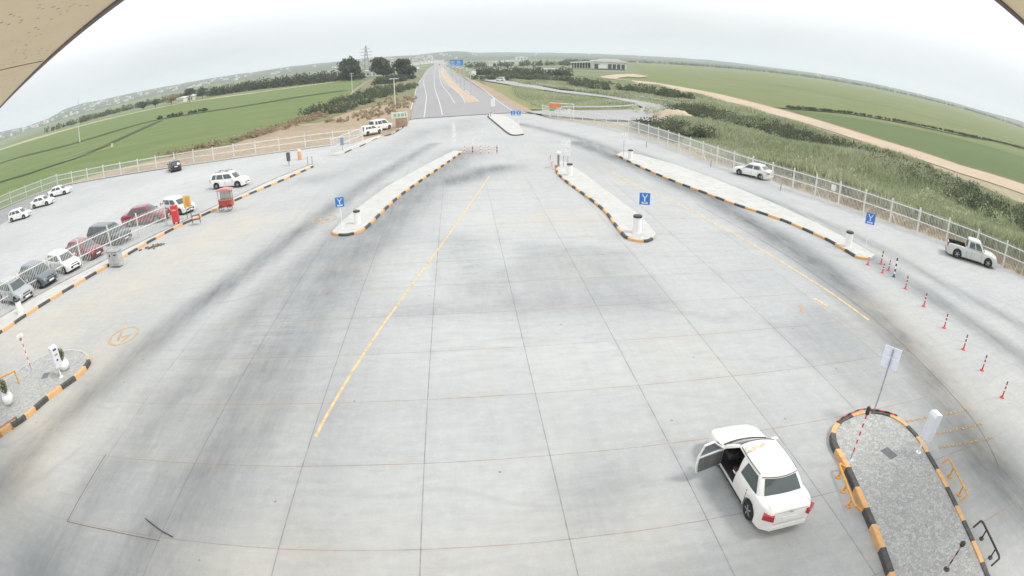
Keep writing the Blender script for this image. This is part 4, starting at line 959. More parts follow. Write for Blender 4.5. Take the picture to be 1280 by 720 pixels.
# hatches
for pxy, lb in (((57,470), 'dark square hatch in the cobbles by the card reader and potted plant'), ((1111,567), 'dark square hatch in the cobbles by the striped pole')):
    p = W(*pxy, .15); r = thing('access_hatch', lb, 'hatch', (p.x, p.y, .152), R(12 if pxy[0] > 500 else 18))
    b = MB(); b.box((0,0,.012), (.46,.60,.024)); b.build('lid', mat('hatch_grey', (.13,.14,.145), .6, .15), r)
    b = MB(); 
    for sx_, sy_, dx, dy in ((0,.32,.52,.03),(0,-.32,.52,.03),(.245,0,.03,.61),(-.245,0,.03,.61)): b.box((sx_, sy_, .010), (dx, dy, .02))
    b.build('frame', galv, r)
b = MB(); 
b.box((0,0,0), (.03,1.2,.004)); o = b.build('cable_cover', mat('pale_mortar', (.60,.59,.56), .8, .1)); p = W(1121,597,.155); o.location = p; o.rotation_euler = (0,0,R(8)); tag(o, 'pale mortar line in the cobbles below the dark hatch', 'mortar line')
# potted plants
leafy = mat('pot_leaf', (.10,.15,.05), .7, .2, 4, island=True, col2=(.22,.22,.09))
def leaf_blob(mb, c, rad, n, sz, rnd, flat=1.0, shell=.35):
    for _ in range(n):
        v = Vector((rnd.gauss(0,1), rnd.gauss(0,1), rnd.gauss(0,1))).normalized()*(rnd.random()**shell); p = Vector(c)+Vector((v.x*rad[0], v.y*rad[1], v.z*rad[2]))
        a = Vector((rnd.uniform(-1,1), rnd.uniform(-1,1), rnd.uniform(-1,1))).normalized()*sz*rnd.uniform(.5,1.2); bb = a.orthogonal().normalized()*sz*rnd.uniform(.4,.9)
        mb.add([p-a, p+bb*.6, p+a, p-bb*.6], [(0,1,2,3)])
for pxy, s_, lb in (((12.5,505), 1.05, 'white round pot with a thin shrub under the orange tube rail'), ((82,462), .95, 'white round pot with a bushy plant behind the card reader')):
    p = W(*pxy, .15); r = thing('potted_plant', lb, 'potted plant', tuple(p)); r.scale = (s_,)*3; rnd = random.Random(pxy[0])
    MB().lathe([(.14,0),(.26,.10),(.33,.26),(.34,.38),(.28,.50),(.24,.54),(.27,.58),(.24,.58),(.22,.52)], n=24).build('pot', white, r, smooth=True, auto=60)
    b = MB(); 
    for i in range(5): b.cyl((0,0,.5), (rnd.uniform(-.15,.15), rnd.uniform(-.15,.15), .95), .012, n=5)
    b.build('stem', mat('twig', (.14,.10,.06), .8, .2), r)
    b = MB(); leaf_blob(b, (0,0,.92), (.24,.24,.34), 420, .055, rnd); b.build('foliage', leafy, r, fix=False)
# delineator posts
def delin(p, H, label, group='red delineator posts'):
    r = thing('delineator_post', label, 'delineator', (p.x, p.y, 0), random.uniform(0, 3), group)
    b = MB(); b.lathe([(.13,0),(.13,.03),(.10,.05),(.05,.07)], n=14, mi=0); b.cyl((0,0,.05), (0,0,H*.45), .045, mi=0); b.cyl((0,0,H*.45), (0,0,H*.55), .046, mi=1); b.cyl((0,0,H*.55), (0,0,H*.72), .045, mi=2); b.cyl((0,0,H*.72), (0,0,H*.8), .046, mi=1); b.cyl((0,0,H*.8), (0,0,H), .043, .038, mi=2)
    b.build('post', [red, white, mat('dark_red', (.28,.05,.05), .6, .1)], r); return r
words = ('first','second','third','fourth','fifth','sixth')
for i, q in enumerate(((1131.5,361),(1154.5,383),(1180,410),(1204,437),(1227.5,463),(1252.5,497))):
    delin(W(*q), .85, f'{words[i]} red delineator post in the row running from the striped marker post')
for q, H, lb in (((1101,330), .95, 'white topped red post behind the small cluster at the island tip'), ((1103,341), .62, 'short red post in front of the cluster at the island tip'), ((1110.5,338), .72, 'thin red post just beside the striped marker post'), ((1084.5,331), .55, 'short red post touching the red and black kerb tip')):
    delin(W(*q), H, lb)
# little things on the two far islands
r = thing('lamp_post', 'dark bollard with a round white head at the far tip of the middle island', 'bollard', tuple(W(698,208,.15)))
MB().cyl((0,0,0), (0,0,1.25), .12).build('pole', mat('bollard_grey', (.22,.21,.22), .6, .1), r); MB().lathe([(.1,1.25),(.24,1.34),(.26,1.5),(.20,1.62),(.05,1.68)], n=16).build('head', white, r, smooth=True)
o0 = W(690,214); b = MB()
for i, q in enumerate(((690,200),(691,204),(692,208),(694,212),(696,216))):
    p = W(*q)-W(690,214); b = MB(); b.lathe([(.14,0),(.12,.05),(.05,.08)], c=(0,0,0), n=10); b.cyl((0,0,.05), (0,0,.6), .05, mi=i % 2); o = b.build('delineator_post', [mat('faded_pink', (.62,.30,.28), .6, .1), white]); o.location = W(q[0]-2, q[1]); tag(o, 'small faded pink post beside the round headed bollard', 'delineator', 'faded pink posts at the middle island')
# barrier across the lane
o0 = W(580,192.3); e = W(623,191.5)-o0; r = thing('lane_barrier', 'low barrier with striped posts closing the lane at the end of the pale island', 'barrier', tuple(o0), math.atan2(e.y, e.x)); Lb = e.length
for i in range(5):
    b = MB(); x_ = Lb*(.02+.235*i)
    for j in range(5): b.cyl((x_,0,j*.2), (x_,0,(j+1)*.2), .06, mi=j % 2)
    b.build('post', [mat('faded_pink', (.62,.30,.28), .6, .1), dark if i in (1,4) else white], r)
b = MB(); 
for z_ in (.75,.45): b.box((Lb*.49,0,z_), (Lb*.94,.03,.10))
b.build('rail', mat('barrier_cream', (.70,.62,.50), .6, .08), r)
MB().cyl((Lb*.26,.1,0), (Lb*.26,.1,1.6), .035).build('pole', white, r)
for i in range(9):
    q = W(640,143) if False else W(612+i*4.6, 151+i*1.9, .15)
for q, lb in (((611,147.5), 'small black and yellow post at the near corner of the far island tip'), ((613.5,145.5), 'small dark post beside the white board of the far island')):
    p = W(*q, .15); b = MB(); b.cyl((0,0,0), (0,0,.9), .07); b.lathe([(.12,0),(.1,.05),(.07,.07)]); o = b.build('bollard', mat('olive_post', (.22,.19,.10), .7, .1)); o.location = p; tag(o, lb, 'bollard')

# sign frame in front of the service road
p0, p1 = W(687.5,147), W(717,149.5); e = p1-p0; r = thing('banner_frame', 'white steel frame with an orange banner hung in its corner', 'banner frame', tuple(p0), math.atan2(e.y, e.x)); Lb = e.length
b = MB()
for x_ in (0, Lb*.34, Lb): b.cyl((x_,0,0), (x_,0,2.9), .05)
b.cyl((0,0,2.9), (Lb,0,2.9), .05); b.cyl((0,0,1.1), (Lb,0,1.1), .05); b.build('frame', white, r)
MB().box((Lb*.22,-.07,2.35), (Lb*.52,.03,1.0)).build('banner', mat('banner_orange', (.72,.22,.10), .6, .08), r)
MB().box((Lb*.10,-.07,1.55), (Lb*.20,.03,.5)).build('green_panel', mat('banner_green', (.20,.42,.18), .6, .1), r)
MB().box((Lb*.80,-.07,1.6), (Lb*.12,.03,.8)).build('white_panel', white, r)
# booth with signboard on the dirt verge
p0 = W(502,158); r = thing('roadside_booth', 'small brown booth carrying a pale green and white signboard on the dirt verge', 'booth', tuple(p0), R(8))
b = MB(); b.box((0,0,.75), (2.1,.5,1.5)); b.build('wall', mat('booth_brown', (.38,.24,.17), .8, .15), r)
MB().box((-.3,-.06,2.1), (2.9,.4,1.0)).build('signboard', mat('board_pale', (.62,.66,.56), .5, .05), r)
b = MB(); 
for x_, w_ in ((-1.1,.5),(-.4,.4),(.25,.5),(.8,.25)): b.box((x_,-.267,2.12), (w_,.01,.5))
b.build('green_marks', mat('board_green', (.25,.42,.30), .6, .1), r)

# cart, cabinet, boxes on the left pavement
pc = W(284,262,.15); r = thing('food_cart', 'red food cart with small canopy parked on the kerb of the car park pavement', 'food cart', tuple(pc), R(5))
b = MB(); b.box((0,0,.62), (1.25,.75,.62)); b.box((0,0,.96), (1.35,.85,.06), mi=1); b.build('counter', [mat('cart_red', (.42,.06,.05), .5, .15), mat('cart_wood', (.35,.20,.12), .6, .1)], r)
b = MB(); 
for x_ in (-.6,.6):
    for y_ in (-.36,.36): b.cyl((x_,y_,.98), (x_,y_,1.85), .025)
b.build('post', mat('cart_frame', (.20,.08,.07), .5, .1), r)
b = MB(); b.prism([(-.75,1.85),(.75,1.85),(.70,1.93),(0,2.05),(-.70,1.93)], -.48, .48, 'y'); b.build('canopy', mat('cart_roof', (.55,.24,.20), .6, .1), r)
b = MB(); b.box((0,.33,1.4), (1.1,.02,.8)); b.build('glass_screen', mat('cart_glass', (.55,.58,.58), .2, .05), r)
for x_ in (-.42,.42):
    b = MB(); 
    pts = [(x_+.26*math.cos(t), -.40, .27+.26*math.sin(t)) for t in np.linspace(0, 2*math.pi, 17)]; b.tube(pts, .025, n=6)
    for t in np.linspace(0, math.pi, 5)[:-1]: b.cyl((x_+.25*math.cos(t),-.40,.27+.25*math.sin(t)), (x_-.25*math.cos(t),-.40,.27-.25*math.sin(t)), .01, n=5)
    b.build('wheel', dark, r)
pc = W(221,280,.13); r = thing('red_cabinet', 'bright red upright cabinet beside the end post of the bar fence', 'cabinet', tuple(pc), R(10))
MB().box((0,0,.95), (.62,.40,1.5)).build('body', mat('cabinet_red', (.62,.05,.05), .4, .06), r)
b = MB(); b.box((-.22,0,.1), (.08,.3,.2)); b.box((.22,0,.1), (.08,.3,.2)); b.build('feet', dark, r)
MB().box((0,-.205,1.3), (.42,.01,.12)).build('notice', mat('cabinet_pink', (.75,.35,.33), .5, .05), r)
pc = W(237,272,.13); r = thing('advert_stand', 'yellow and orange advertising stand next to the red cabinet', 'sign', tuple(pc), R(20))
b = MB(); b.cyl((-.2,0,0), (-.2,0,1.3), .03); b.cyl((.2,0,0), (.2,0,1.3), .03); b.build('leg', dark, r)
MB().box((0,-.04,1.5), (.75,.06,1.1)).build('board', mat('advert_yellow', (.62,.48,.12), .5, .1), r); MB().box((.05,-.075,1.5), (.40,.01,.8)).build('print', mat('advert_orange', (.66,.26,.08), .5, .1), r)
r = thing('wire_rack', 'low dark metal rack on the pavement under the yellow stand', 'rack', tuple(W(246,279,.13)), R(20)); b = MB()
for x_ in (-.35,.35):
    for y_ in (-.2,.2): b.cyl((x_,y_,0), (x_,y_,.7), .02)
for z_ in (.35,.7): b.box((0,0,z_), (.75,.45,.03))
b.build('frame', mat('rack_brown', (.12,.08,.07), .6, .1), r)
pc = W(146,331,.13); r = thing('utility_box', 'grey metal utility box standing on the kerb of the car park pavement', 'utility box', tuple(pc), R(-8))
MB().box((0,0,.55), (1.15,.55,1.1)).build('body', mat('utility_grey', (.40,.41,.40), .6, .15), r); MB().box((0,0,1.12), (1.25,.65,.05)).build('lid', grey, r)
b = MB(); b.box((-.3,-.28,.6), (.45,.02,.8)); b.box((.28,-.28,.6), (.45,.02,.8)); b.build('door', mat('utility_door', (.48,.49,.48), .5, .1), r)
b = MB(); b.box((.25,-.295,.85), (.28,.012,.10)); b.box((-.3,-.295,.8), (.14,.012,.16)); b.build('label_plate', dark, r)
for q, lb, n_ in (((192,309), 'dark rubble heap against the yellow and black kerb', 26), ((1216,0), '', 0)):
    if not lb: continue
    rnd = random.Random(4); b = MB(); p = W(*q)
    for i in range(n_): b.box((rnd.gauss(0,.55), rnd.gauss(0,.25), .05), (rnd.uniform(.1,.35), rnd.uniform(.08,.2), rnd.uniform(.05,.14)), rnd.uniform(0,3))
    o = b.build('rubble_heap', mat('rubble', (.16,.14,.12), .9, .3)); o.location = p; o.rotation_euler = (0,0,.8); tag(o, lb, 'rubble', kind='stuff')
# posts between the lot and the lane
r = thing('post_box', 'dark post with a box near the open end of the car park pavement', 'post', tuple(W(361.5,207))); MB().cyl((0,0,0), (0,0,.6), .08).build('post', galv, r); MB().box((0,0,1.15), (.42,.35,1.1)).build('box', mat('box_dark', (.12,.12,.12), .6, .15), r)
r = thing('traffic_barrel', 'orange barrel with pale top standing in the car park entrance', 'barrel', tuple(W(375,199.5))); MB().lathe([(.36,0),(.36,.08),(.28,.10),(.26,1.05),(.2,1.15)], n=18).build('drum', mat('barrel_orange', (.66,.34,.18), .6, .1), r, smooth=True, auto=40); MB().lathe([(.19,1.15),(.21,1.35),(.1,1.4)], n=14).build('cap', white, r)
for q, lb in (((385,206.5), 'short grey post, the one farther down the pavement end'), ((390.5,205.8), 'short grey post at the very tip of the car park pavement')):
    b = MB(); b.cyl((0,0,0), (0,0,.95), .06); b.lathe([(.1,0),(.08,.04)]); b.box((0,0,1.0), (.16,.05,.12)); o = b.build('bollard', galv); o.location = W(*q); tag(o, lb, 'bollard')
r = thing('gate_notice', 'small blue notice hanging on the wire gate panel', 'sign', tuple(W(428.5,190)))
MB().cyl((0,0,0), (0,0,2.0), .04).build('post', galv, r); MB().box((0,-.05,1.5), (.45,.03,1.0)).build('plate', mat('notice_blue', (.20,.32,.46), .5, .1), r)
for q, lb in (((670.5,216) if False else (808,184), 'short dark bollard on the pale verge before the tall grass fence by the long island'), ((888.5,208.5), 'short dark bollard before the tall grass fence near the white sedan'), ((975.5,238.5), 'short dark bollard just behind the white sedan')):
    b = MB(); b.cyl((0,0,0), (0,0,.75), .06, .05); b.lathe([(.1,0),(.08,.03)]); o = b.build('bollard', grey); o.location = W(*q); tag(o, lb, 'bollard')
q = rposts[22]; r = thing('fence_notice', 'small white notice fixed on the fence before tall grass', 'notice', (q.x-.05, q.y+1.0, 1.45), math.atan2(rposts[23].y-q.y, rposts[23].x-q.x))
MB().box((0,-.06,0), (.55,.02,.6)).build('plate', white, r)

# ------------------------------------------------------------------ POLES, ROAD LAMPS, GANTRY
def lamp_pole(q, H, label, group=None, arm=1.2, m=None, rr_=.09, rz=0):
    p = W(*q); r = thing('street_lamp', label, 'street lamp', (p.x, p.y, 0), rz, group)
    MB().cyl((0,0,0), (0,0,H), rr_, rr_*.6).build('pole', m or galv, r); b = MB(); b.cyl((-arm,0,H), (arm,0,H), rr_*.5); b.build('arm', m or galv, r)
    for s_ in (-1, 1): MB().box((s_*arm,0,H-.03), (.7,.25,.12)).build('lamp_head', white, r)
cream = mat('pole_cream', (.66,.62,.55), .6, .05)
lamp_pole((494,133), 7.2, 'pale lamp post standing among the shrubs on the dirt verge', m=cream, rr_=.17, arm=.9)
med = [(589,119),(580.5,113),(575.5,109),(570.5,105),(566,101),(562,97.5),(558.5,94),(556,91)]
ord8 = ('first','second','third','fourth','fifth','sixth','seventh','eighth')
for i, q in enumerate(med): lamp_pole(q, 7.8, f'{ord8[i]} tall lamp of the row on the far road median', 'lamps along the far median', m=mat('lamp_blue', (.42,.50,.58), .5, .05), rr_=.16)
def util_pole(q, H, label, rr_=.16):
    p = W(*q); r = thing('utility_pole', label, 'utility pole', (p.x, p.y, 0), 0, 'utility poles by the fields')
    MB().cyl((0,0,0), (0,0,H), rr_, rr_*.6).build('pole', cream, r); b = MB()
    for z_ in (H-.3, H-1.3): b.box((0,0,z_), (1.8,.12,.12))
    b.build('crossarm', cream, r)
util_pole((440.5,115), 8, 'thin pole with crossarms at the corner of the green field')
util_pole((468.5,98), 9, 'pole just beside the middle one of the large trees', .3)
util_pole((482.5,97), 9.5, 'pole between the two large trees by the road', .3)
util_pole((100,178), 8.5, 'lone pole with crossarms standing out in the open green field', .18)
# pylon and mast
def lattice(name, label, cat, base, H, w0):
    r = thing(name, label, cat, (base.x, base.y, base.z)); b = MB(); lv = [0,.25,.45,.62,.76,.88,1.0]
    def crn(t): ww = w0*(1-t*.88); return [Vector((a*ww, c*ww, H*t)) for a, c in ((-1,-1),(1,-1),(1,1),(-1,1))]
    for i in range(len(lv)-1):
        A, B = crn(lv[i]), crn(lv[i+1])
        for j in range(4): b.cyl(A[j], B[j], .22, n=5); b.cyl(A[j], B[(j+1) % 4], .13, n=4); b.cyl(B[j], B[(j+1) % 4], .13, n=4)
    b.build('tower', mat('pylon_grey', (.34,.36,.38), .6, .1), r); b = MB()
    if cat == 'pylon':
        for z_, w_ in ((.70,4.5),(.80,5.2),(.90,3.6)): b.box((0,0,H*z_), (w_*2,.35,.35))
    else: b.cyl((0,0,H), (0,0,H*1.25), .25)
    b.build('crossarm' if cat == 'pylon' else 'antenna', mat('pylon_grey', (.34,.36,.38), .6, .1), r)
lattice('pylon', 'tall lattice power pylon rising behind the large trees', 'pylon', W(459,96,0), 25, 2.6)
d = ray(98,131); k_ = 2900/math.hypot(d.x, d.y); lattice('radio_mast', 'thin radio mast on top of the far town hill', 'mast', Vector((d.x*k_, d.y*k_, CAMH+d.z*k_-8)), 38, 2.6)
p0 = W(571,89.5); r = thing('road_gantry', 'wide blue direction board on posts over the far road', 'road sign', tuple(p0))
H_ = 9.3; b = MB()
for x_ in (-4.4, 4.4): b.cyl((x_,.4,0), (x_,.4,H_), .22)
b.build('post', galv, r); MB().box((0,0,H_-2.0), (10.2,.2,4.6)).build('board', blue, r)
b = MB(); 
for x_, z_, w_ in ((-3,-.9,2.6),(-3,-2,3.2),(-3,-3.2,2.2),(1.4,-.9,2.4),(1.8,-2,3),(1.2,-3.2,3.4)): b.box((x_,-.115,H_+z_), (w_,.02,.42))
b.build('print_lines', mat('gantry_print', (.55,.68,.80), .5, .05), r)
p0 = W(566,92); r = thing('works_sign', 'orange works sign at the edge of the far road below the blue board', 'road sign', tuple(W(574,95))); MB().cyl((0,0,0), (0,0,2.2), .12).build('post', galv, r); MB().box((0,-.1,2.8), (3.2,.1,1.8)).build('plate', mat('works_orange', (.70,.30,.12), .6, .08), r)
# far vehicles
def truck(p, rz, label, col):
    r = thing('truck', label, 'truck', tuple(p), rz)
    b = MB(); b.box((-1.2,0,2.0), (5.6,2.4,2.5)); b.build('cargo_box', col, r); b = MB(); b.prism([(1.8,.5),(3.7,.5),(3.7,1.5),(3.3,2.6),(1.8,2.6)], -1.15, 1.15, 'y'); b.build('cab', col, r)
    MB().box((3.60,0,1.95), (.1,2.0,.75), tilt=('Y', -.35)).build('windscreen', glass, r)
    for x_ in (-3,-.2,2.7):
        for s_ in (-1, 1): b = MB(); b.cyl((x_,s_*.85,.5), (x_,s_*1.2,.5), .5, n=16); b.build('wheel', tyre, r)
truck(W(591,95.5), R(100), 'white box truck on the far carriageway beyond the median lamps', p_white)
truck(W(522,87), R(80), 'white lorry beside the far dirt verge', p_white)
make_car('parked_car', 'white car far up the service road beyond the median', 'car', 'van', p_white, tuple(W(625.5,101)), R(150))
for i, (q, c_) in enumerate((((549,78.5), p_dred), ((552,79), p_white), ((541,79.5), p_dark))):
    make_car('far_car', ('dark red car tiny on the far road', 'white car tiny on the far road', 'dark car tiny on the far road')[i], 'car', 'van', c_, tuple(W(*q, far=900)), R(90))

# ------------------------------------------------------------------ BUILDINGS
wall_w = mat('wall_white', (.68,.67,.64), .8, .06, .3); roof_r = mat('roof_tile', (.40,.22,.16), .8, .15, .5); roof_w = mat('roof_sheet', (.72,.71,.68), .5, .05, .3); open_d = mat('opening_dark', (.06,.065,.07), .7, .1)
p0, p1 = W(714,86.2), W(783,85.4,0); r = thing('warehouse', 'long white roofed warehouse with open bays at the edge of the pale fields', 'warehouse', tuple(p0)); 
az0, az1 = math.atan2(p0.x, p0.y), math.atan2(W(783,90).x, W(783,90).y); D = 540
A = Vector((math.sin(az0)*D, math.cos(az0)*D, 0)); B = Vector((math.sin(az1)*D, math.cos(az1)*D, 0)); r.location = A; r.rotation_euler = (0,0,math.atan2((B-A).y, (B-A).x)); Lw = (B-A).length
b = MB(); b.box((Lw*.70,14,3.4), (Lw*.60,28,6.8)); b.build('wall', wall_w, r)
b = MB(); b.prism([(Lw*.34,6.6),(Lw*.34,7.4),(Lw*.62,9.4),(Lw*.86,9.2),(Lw*1.02,7.0),(Lw*1.02,6.4)], -1.5, 30, 'y'); b.build('roof', roof_w, r)
b = MB(); b.prism([(-1,5.0),(-1,5.7),(Lw*.36,6.6),(Lw*.36,5.9)], -1, 22, 'y'); b.build('lean_to_roof', roof_w, r)
b = MB(); 
for i in range(7): b.box((Lw*.05*i,0,2.6), (.5,.5,5.2))
b.box((Lw*.17,20,2.5), (Lw*.34,.4,5), mi=1); b.build('shed_columns', [wall_w, open_d], r)
for i, (x_, w_) in enumerate(((.47,.10),(.70,.06),(.78,.06),(.86,.06),(.94,.06))): MB().box((Lw*x_,-.06,2.4), (Lw*w_,.2,4.4)).build('bay_opening', open_d, r)
MB().box((Lw*.57,-1.2,2.2), (Lw*.16,1.2,3.6)).build('white_annex', mat('annex_white', (.78,.78,.77), .6, .03), r)
# loose houses of the far town
def house_proto():
    r = thing('far_house', 'small pale house of the far hillside town', 'house', (0,0,0), 0, 'houses of the far town')
    MB().box((0,0,2.6), (8.5,7,6.2)).build('wall', wall_w, r)
    b = MB(); b.prism([(-4.7,5.7),(4.7,5.7),(0,7.5)], -4, 4, 'y'); b.build('roof', mat('far_roof', (.45,.36,.31), .8, .3, .02), r)
    return r
hp = house_proto(); rnd = random.Random(21); spots = []
def hill_z(vs, nR, nA, lo, hi, a, t): 
    i = int((a-lo)/(hi-lo)*(nA-1)); i = max(0, min(nA-1, i)); j = t*(nR-1)*.8; j0 = int(j); f = j-j0
    return Vector(vs[i*nR+j0]).lerp(Vector(vs[i*nR+min(nR-1, j0+1)]), f)
for _ in range(230):
    a = rnd.choice((rnd.uniform(-1.0,-.25), rnd.gauss(-.62,.12), rnd.gauss(-.10,.05))); t = rnd.uniform(.15,.62); p = hill_z(*hv1, -1.12, .02, a, t)
    if -1.1 < a < .02: spots.append((p, rnd.uniform(.6,1.35)))
for _ in range(40):
    a = rnd.uniform(.0,1.05); t = rnd.uniform(.2,.7); p = hill_z(*hv2, -.02, 1.15, a, t); spots.append((p, rnd.uniform(.6,1.2)))
for i, (p, s_) in enumerate(spots):
    o = hp if i == 0 else copy_tree(hp); o.location = p; o.rotation_euler = (0,0,rnd.uniform(-.6,.6)); o.scale = (s_, s_, s_*.8)
def flat_building(q, w_, d_, h_, label, dist=None, rm=roof_w, wm=wall_w, rz=0, name='farm_building'):
    p = W(*q); 
    if dist: d = ray(*q); k_ = dist/math.hypot(d.x, d.y); p = Vector((d.x*k_, d.y*k_, 0))
    r = thing(name, label, 'building', (p.x, p.y, 0), rz); MB().box((0,0,h_/2), (w_,d_,h_)).build('wall', wm, r); b = MB(); b.prism([(-w_/2-.5,h_),(w_/2+.5,h_),(w_/2,h_+.5),(0,h_+h_*.28),(-w_/2,h_+.5)], -d_/2-.5, d_/2+.5, 'y'); b.build('roof', rm, r)
    for i in range(3): MB().box((w_*(i-1)*.28,-d_/2-.05,h_*.45), (w_*.10,.15,h_*.45)).build('window', open_d, r)
flat_building((686,91.5), 9, 6, 2.6, 'tiny white hut in the meadow before the warehouse')
flat_building((625,83), 26, 10, 4, 'low white farm building nearest the blue board', 700)
flat_building((641,82.5), 30, 10, 4.5, 'low white farm building between its neighbour and the thicket', 760)
flat_building((652,76), 30, 12, 7, 'white building higher on the slope behind the farm buildings', 1500)
flat_building((227,121), 6, 6, 3.2, 'white gabled house at the end of the dark wood', 440)
flat_building((238,120), 8, 6, 3.2, 'white gabled house under the lone umbrella tree', 450)
flat_building((455,93.5), 14, 8, 4, 'white roofed house between the large trees, right beneath the pylon', 480)
flat_building((464,93), 10, 8, 3.6, 'white roofed house between the large trees, beside a utility pole', 480)
rnd = random.Random(5)
for i in range(14):
    q = (516+i*2.7+rnd.uniform(-1,1), 84-rnd.uniform(0,5)); d = ray(*q); dist = 1100+i*30
    k_ = dist/math.hypot(d.x, d.y); r = copy_tree(hp); r['label'] = 'village house beside the far end of the road'; r['group'] = 'village houses at the far end of the road'; r.location = (d.x*k_, d.y*k_, 0); r.scale = (1.1,1.1,1.0); r.rotation_euler = (0,0,rnd.uniform(-.5,.5))

# ------------------------------------------------------------------ VEGETATION
fol_dark = mat('leaf_dark', (.065,.08,.055), .8, .3, .3, island=True, col2=(.11,.125,.08))
fol_mid = mat('leaf_mid', (.08,.10,.06), .8, .3, .25, island=True, col2=(.15,.17,.10))
fol_reed = mat('leaf_reed', (.33,.385,.215), .8, .3, .09, island=True, col2=(.50,.51,.345))
fol_dry = mat('leaf_dry', (.30,.22,.15), .8, .3, .2, island=True, col2=(.42,.34,.22))
bark = mat('bark', (.12,.09,.065), .9, .3, 2)
def np_cards(name, P, sz, m, up=.0, seed=1, kind=None, label=None, cat=None, parent=None):
    """many leaf-sized quads at points P"""
    g = np.random.default_rng(seed); n = len(P); s_ = np.asarray(sz)*g.uniform(.6,1.3, n)
    a = g.normal(size=(n,3)); a[:, 2] += up*np.sign(a[:, 2]+1e-9)*3; a /= np.linalg.norm(a, axis=1)[:, None]; b_ = np.cross(a, g.normal(size=(n,3))); b_ /= np.linalg.norm(b_, axis=1)[:, None]
    a *= s_[:, None]; b_ *= (s_*.55)[:, None]; V = np.empty((n,4,3)); V[:,0] = P-a; V[:,1] = P+b_; V[:,2] = P+a; V[:,3] = P-b_
    me = bpy.data.meshes.new(name); me.vertices.add(n*4); me.vertices.foreach_set('co', V.ravel()); me.loops.add(n*4); me.loops.foreach_set('vertex_index', np.arange(n*4)); me.polygons.add(n); me.polygons.foreach_set('loop_start', np.arange(n)*4); me.polygons.foreach_set('loop_total', np.full(n, 4)); me.update(calc_edges=True)
    me.materials.append(m); o = bpy.data.objects.new(name, me); C.objects.link(o)
    if parent: o.parent = parent
    if kind: o['kind'] = kind
    if label: tag(o, label, cat)
    return o
def crown_pts(g, lobes, n):
    out = []; wts = np.array([l[1][0]**2 for l in lobes]); wts = wts/wts.sum()
    for (c, rad), w_ in zip(lobes, wts):
        k_ = max(8, int(n*w_)); v = g.normal(size=(k_,3)); v /= np.linalg.norm(v, axis=1)[:, None]; v *= (g.random(k_)**.4)[:, None]; v *= 1+.18*np.sin(v[:, :1]*7+c[0])
        out.append(np.array(c)+v*np.array(rad))
    return np.concatenate(out)
def tree(name, label, p, H, Wd_, m, seed, trunk_h=.3, n=2600, sz=.5, shape='round'):
    g = np.random.default_rng(seed); r = thing(name, label, 'tree', (p.x, p.y, p.z)); th = H*trunk_h
    b = MB(); b.cyl((0,0,-.2), (.1,0,th*1.3), H*.03, H*.018, n=9)
    for i in range(6):
        a = i*1.05+seed; b.cyl((0,0,th*(.8+.06*i)), (math.cos(a)*Wd_*.28, math.sin(a)*Wd_*.28, th+H*.25+.04*i*H), H*.012, H*.004, n=6)
    b.build('trunk', bark, r)
    lobes = []
    for i in range(19):
        a = g.uniform(0, 6.28); rr_ = Wd_/2*g.uniform(.15,.72); z_ = g.uniform(th+H*.1, H*.85); k_ = math.sin(math.pi*min(1, max(.12, (z_-th)/(H-th)*.85+.12))); lobes.append(((math.cos(a)*rr_*k_, math.sin(a)*rr_*k_, z_), (Wd_*g.uniform(.17,.27), Wd_*g.uniform(.17,.27), H*g.uniform(.12,.19))))
    np_cards('crown', crown_pts(g, lobes, n), sz, m, seed=seed, parent=r); return r
def at_dist(q, dist): d = ray(*q); k_ = dist/math.hypot(d.x, d.y); return Vector((d.x*k_, d.y*k_, 0))
tree('broadleaf_tree', 'large round dark tree joining the dark wood beside the pylon', at_dist((437,97), 420), 16.5, 20, fol_dark, 3, .16, 5200, .9)
tree('broadleaf_tree', 'large dark tree between the pylon and the road, irregular top', at_dist((479,97), 400), 15.5, 17, fol_dark, 5, .16, 5200, .85)
tree('broadleaf_tree', 'large dark tree standing closest to the edge of the asphalt road', at_dist((507,96), 350), 13.5, 15.5, fol_dark, 8, .14, 5200, .8)
tree('umbrella_tree', 'flat topped tree above the white gabled house in the deep green field', at_dist((237,124), 420), 9.5, 12, fol_dark, 11, .5, 1200, .6)
for i, (q, dd, hh, lb) in enumerate((((178,128), 460, 7, 'round tree, first of the loose row before the far town'), ((194,126), 460, 6, 'round tree, second of the loose row before the far town'), ((253,118), 450, 9, 'round tree at the start of the continuous dark wood'), ((214,122), 440, 8, 'tree with bare brownish crown beside the white gabled house'))):
    tree('round_tree', lb, at_dist(q, dd), hh, hh*1.25, fol_dark if i < 3 else fol_dry, 20+i, .2, 900, .6)
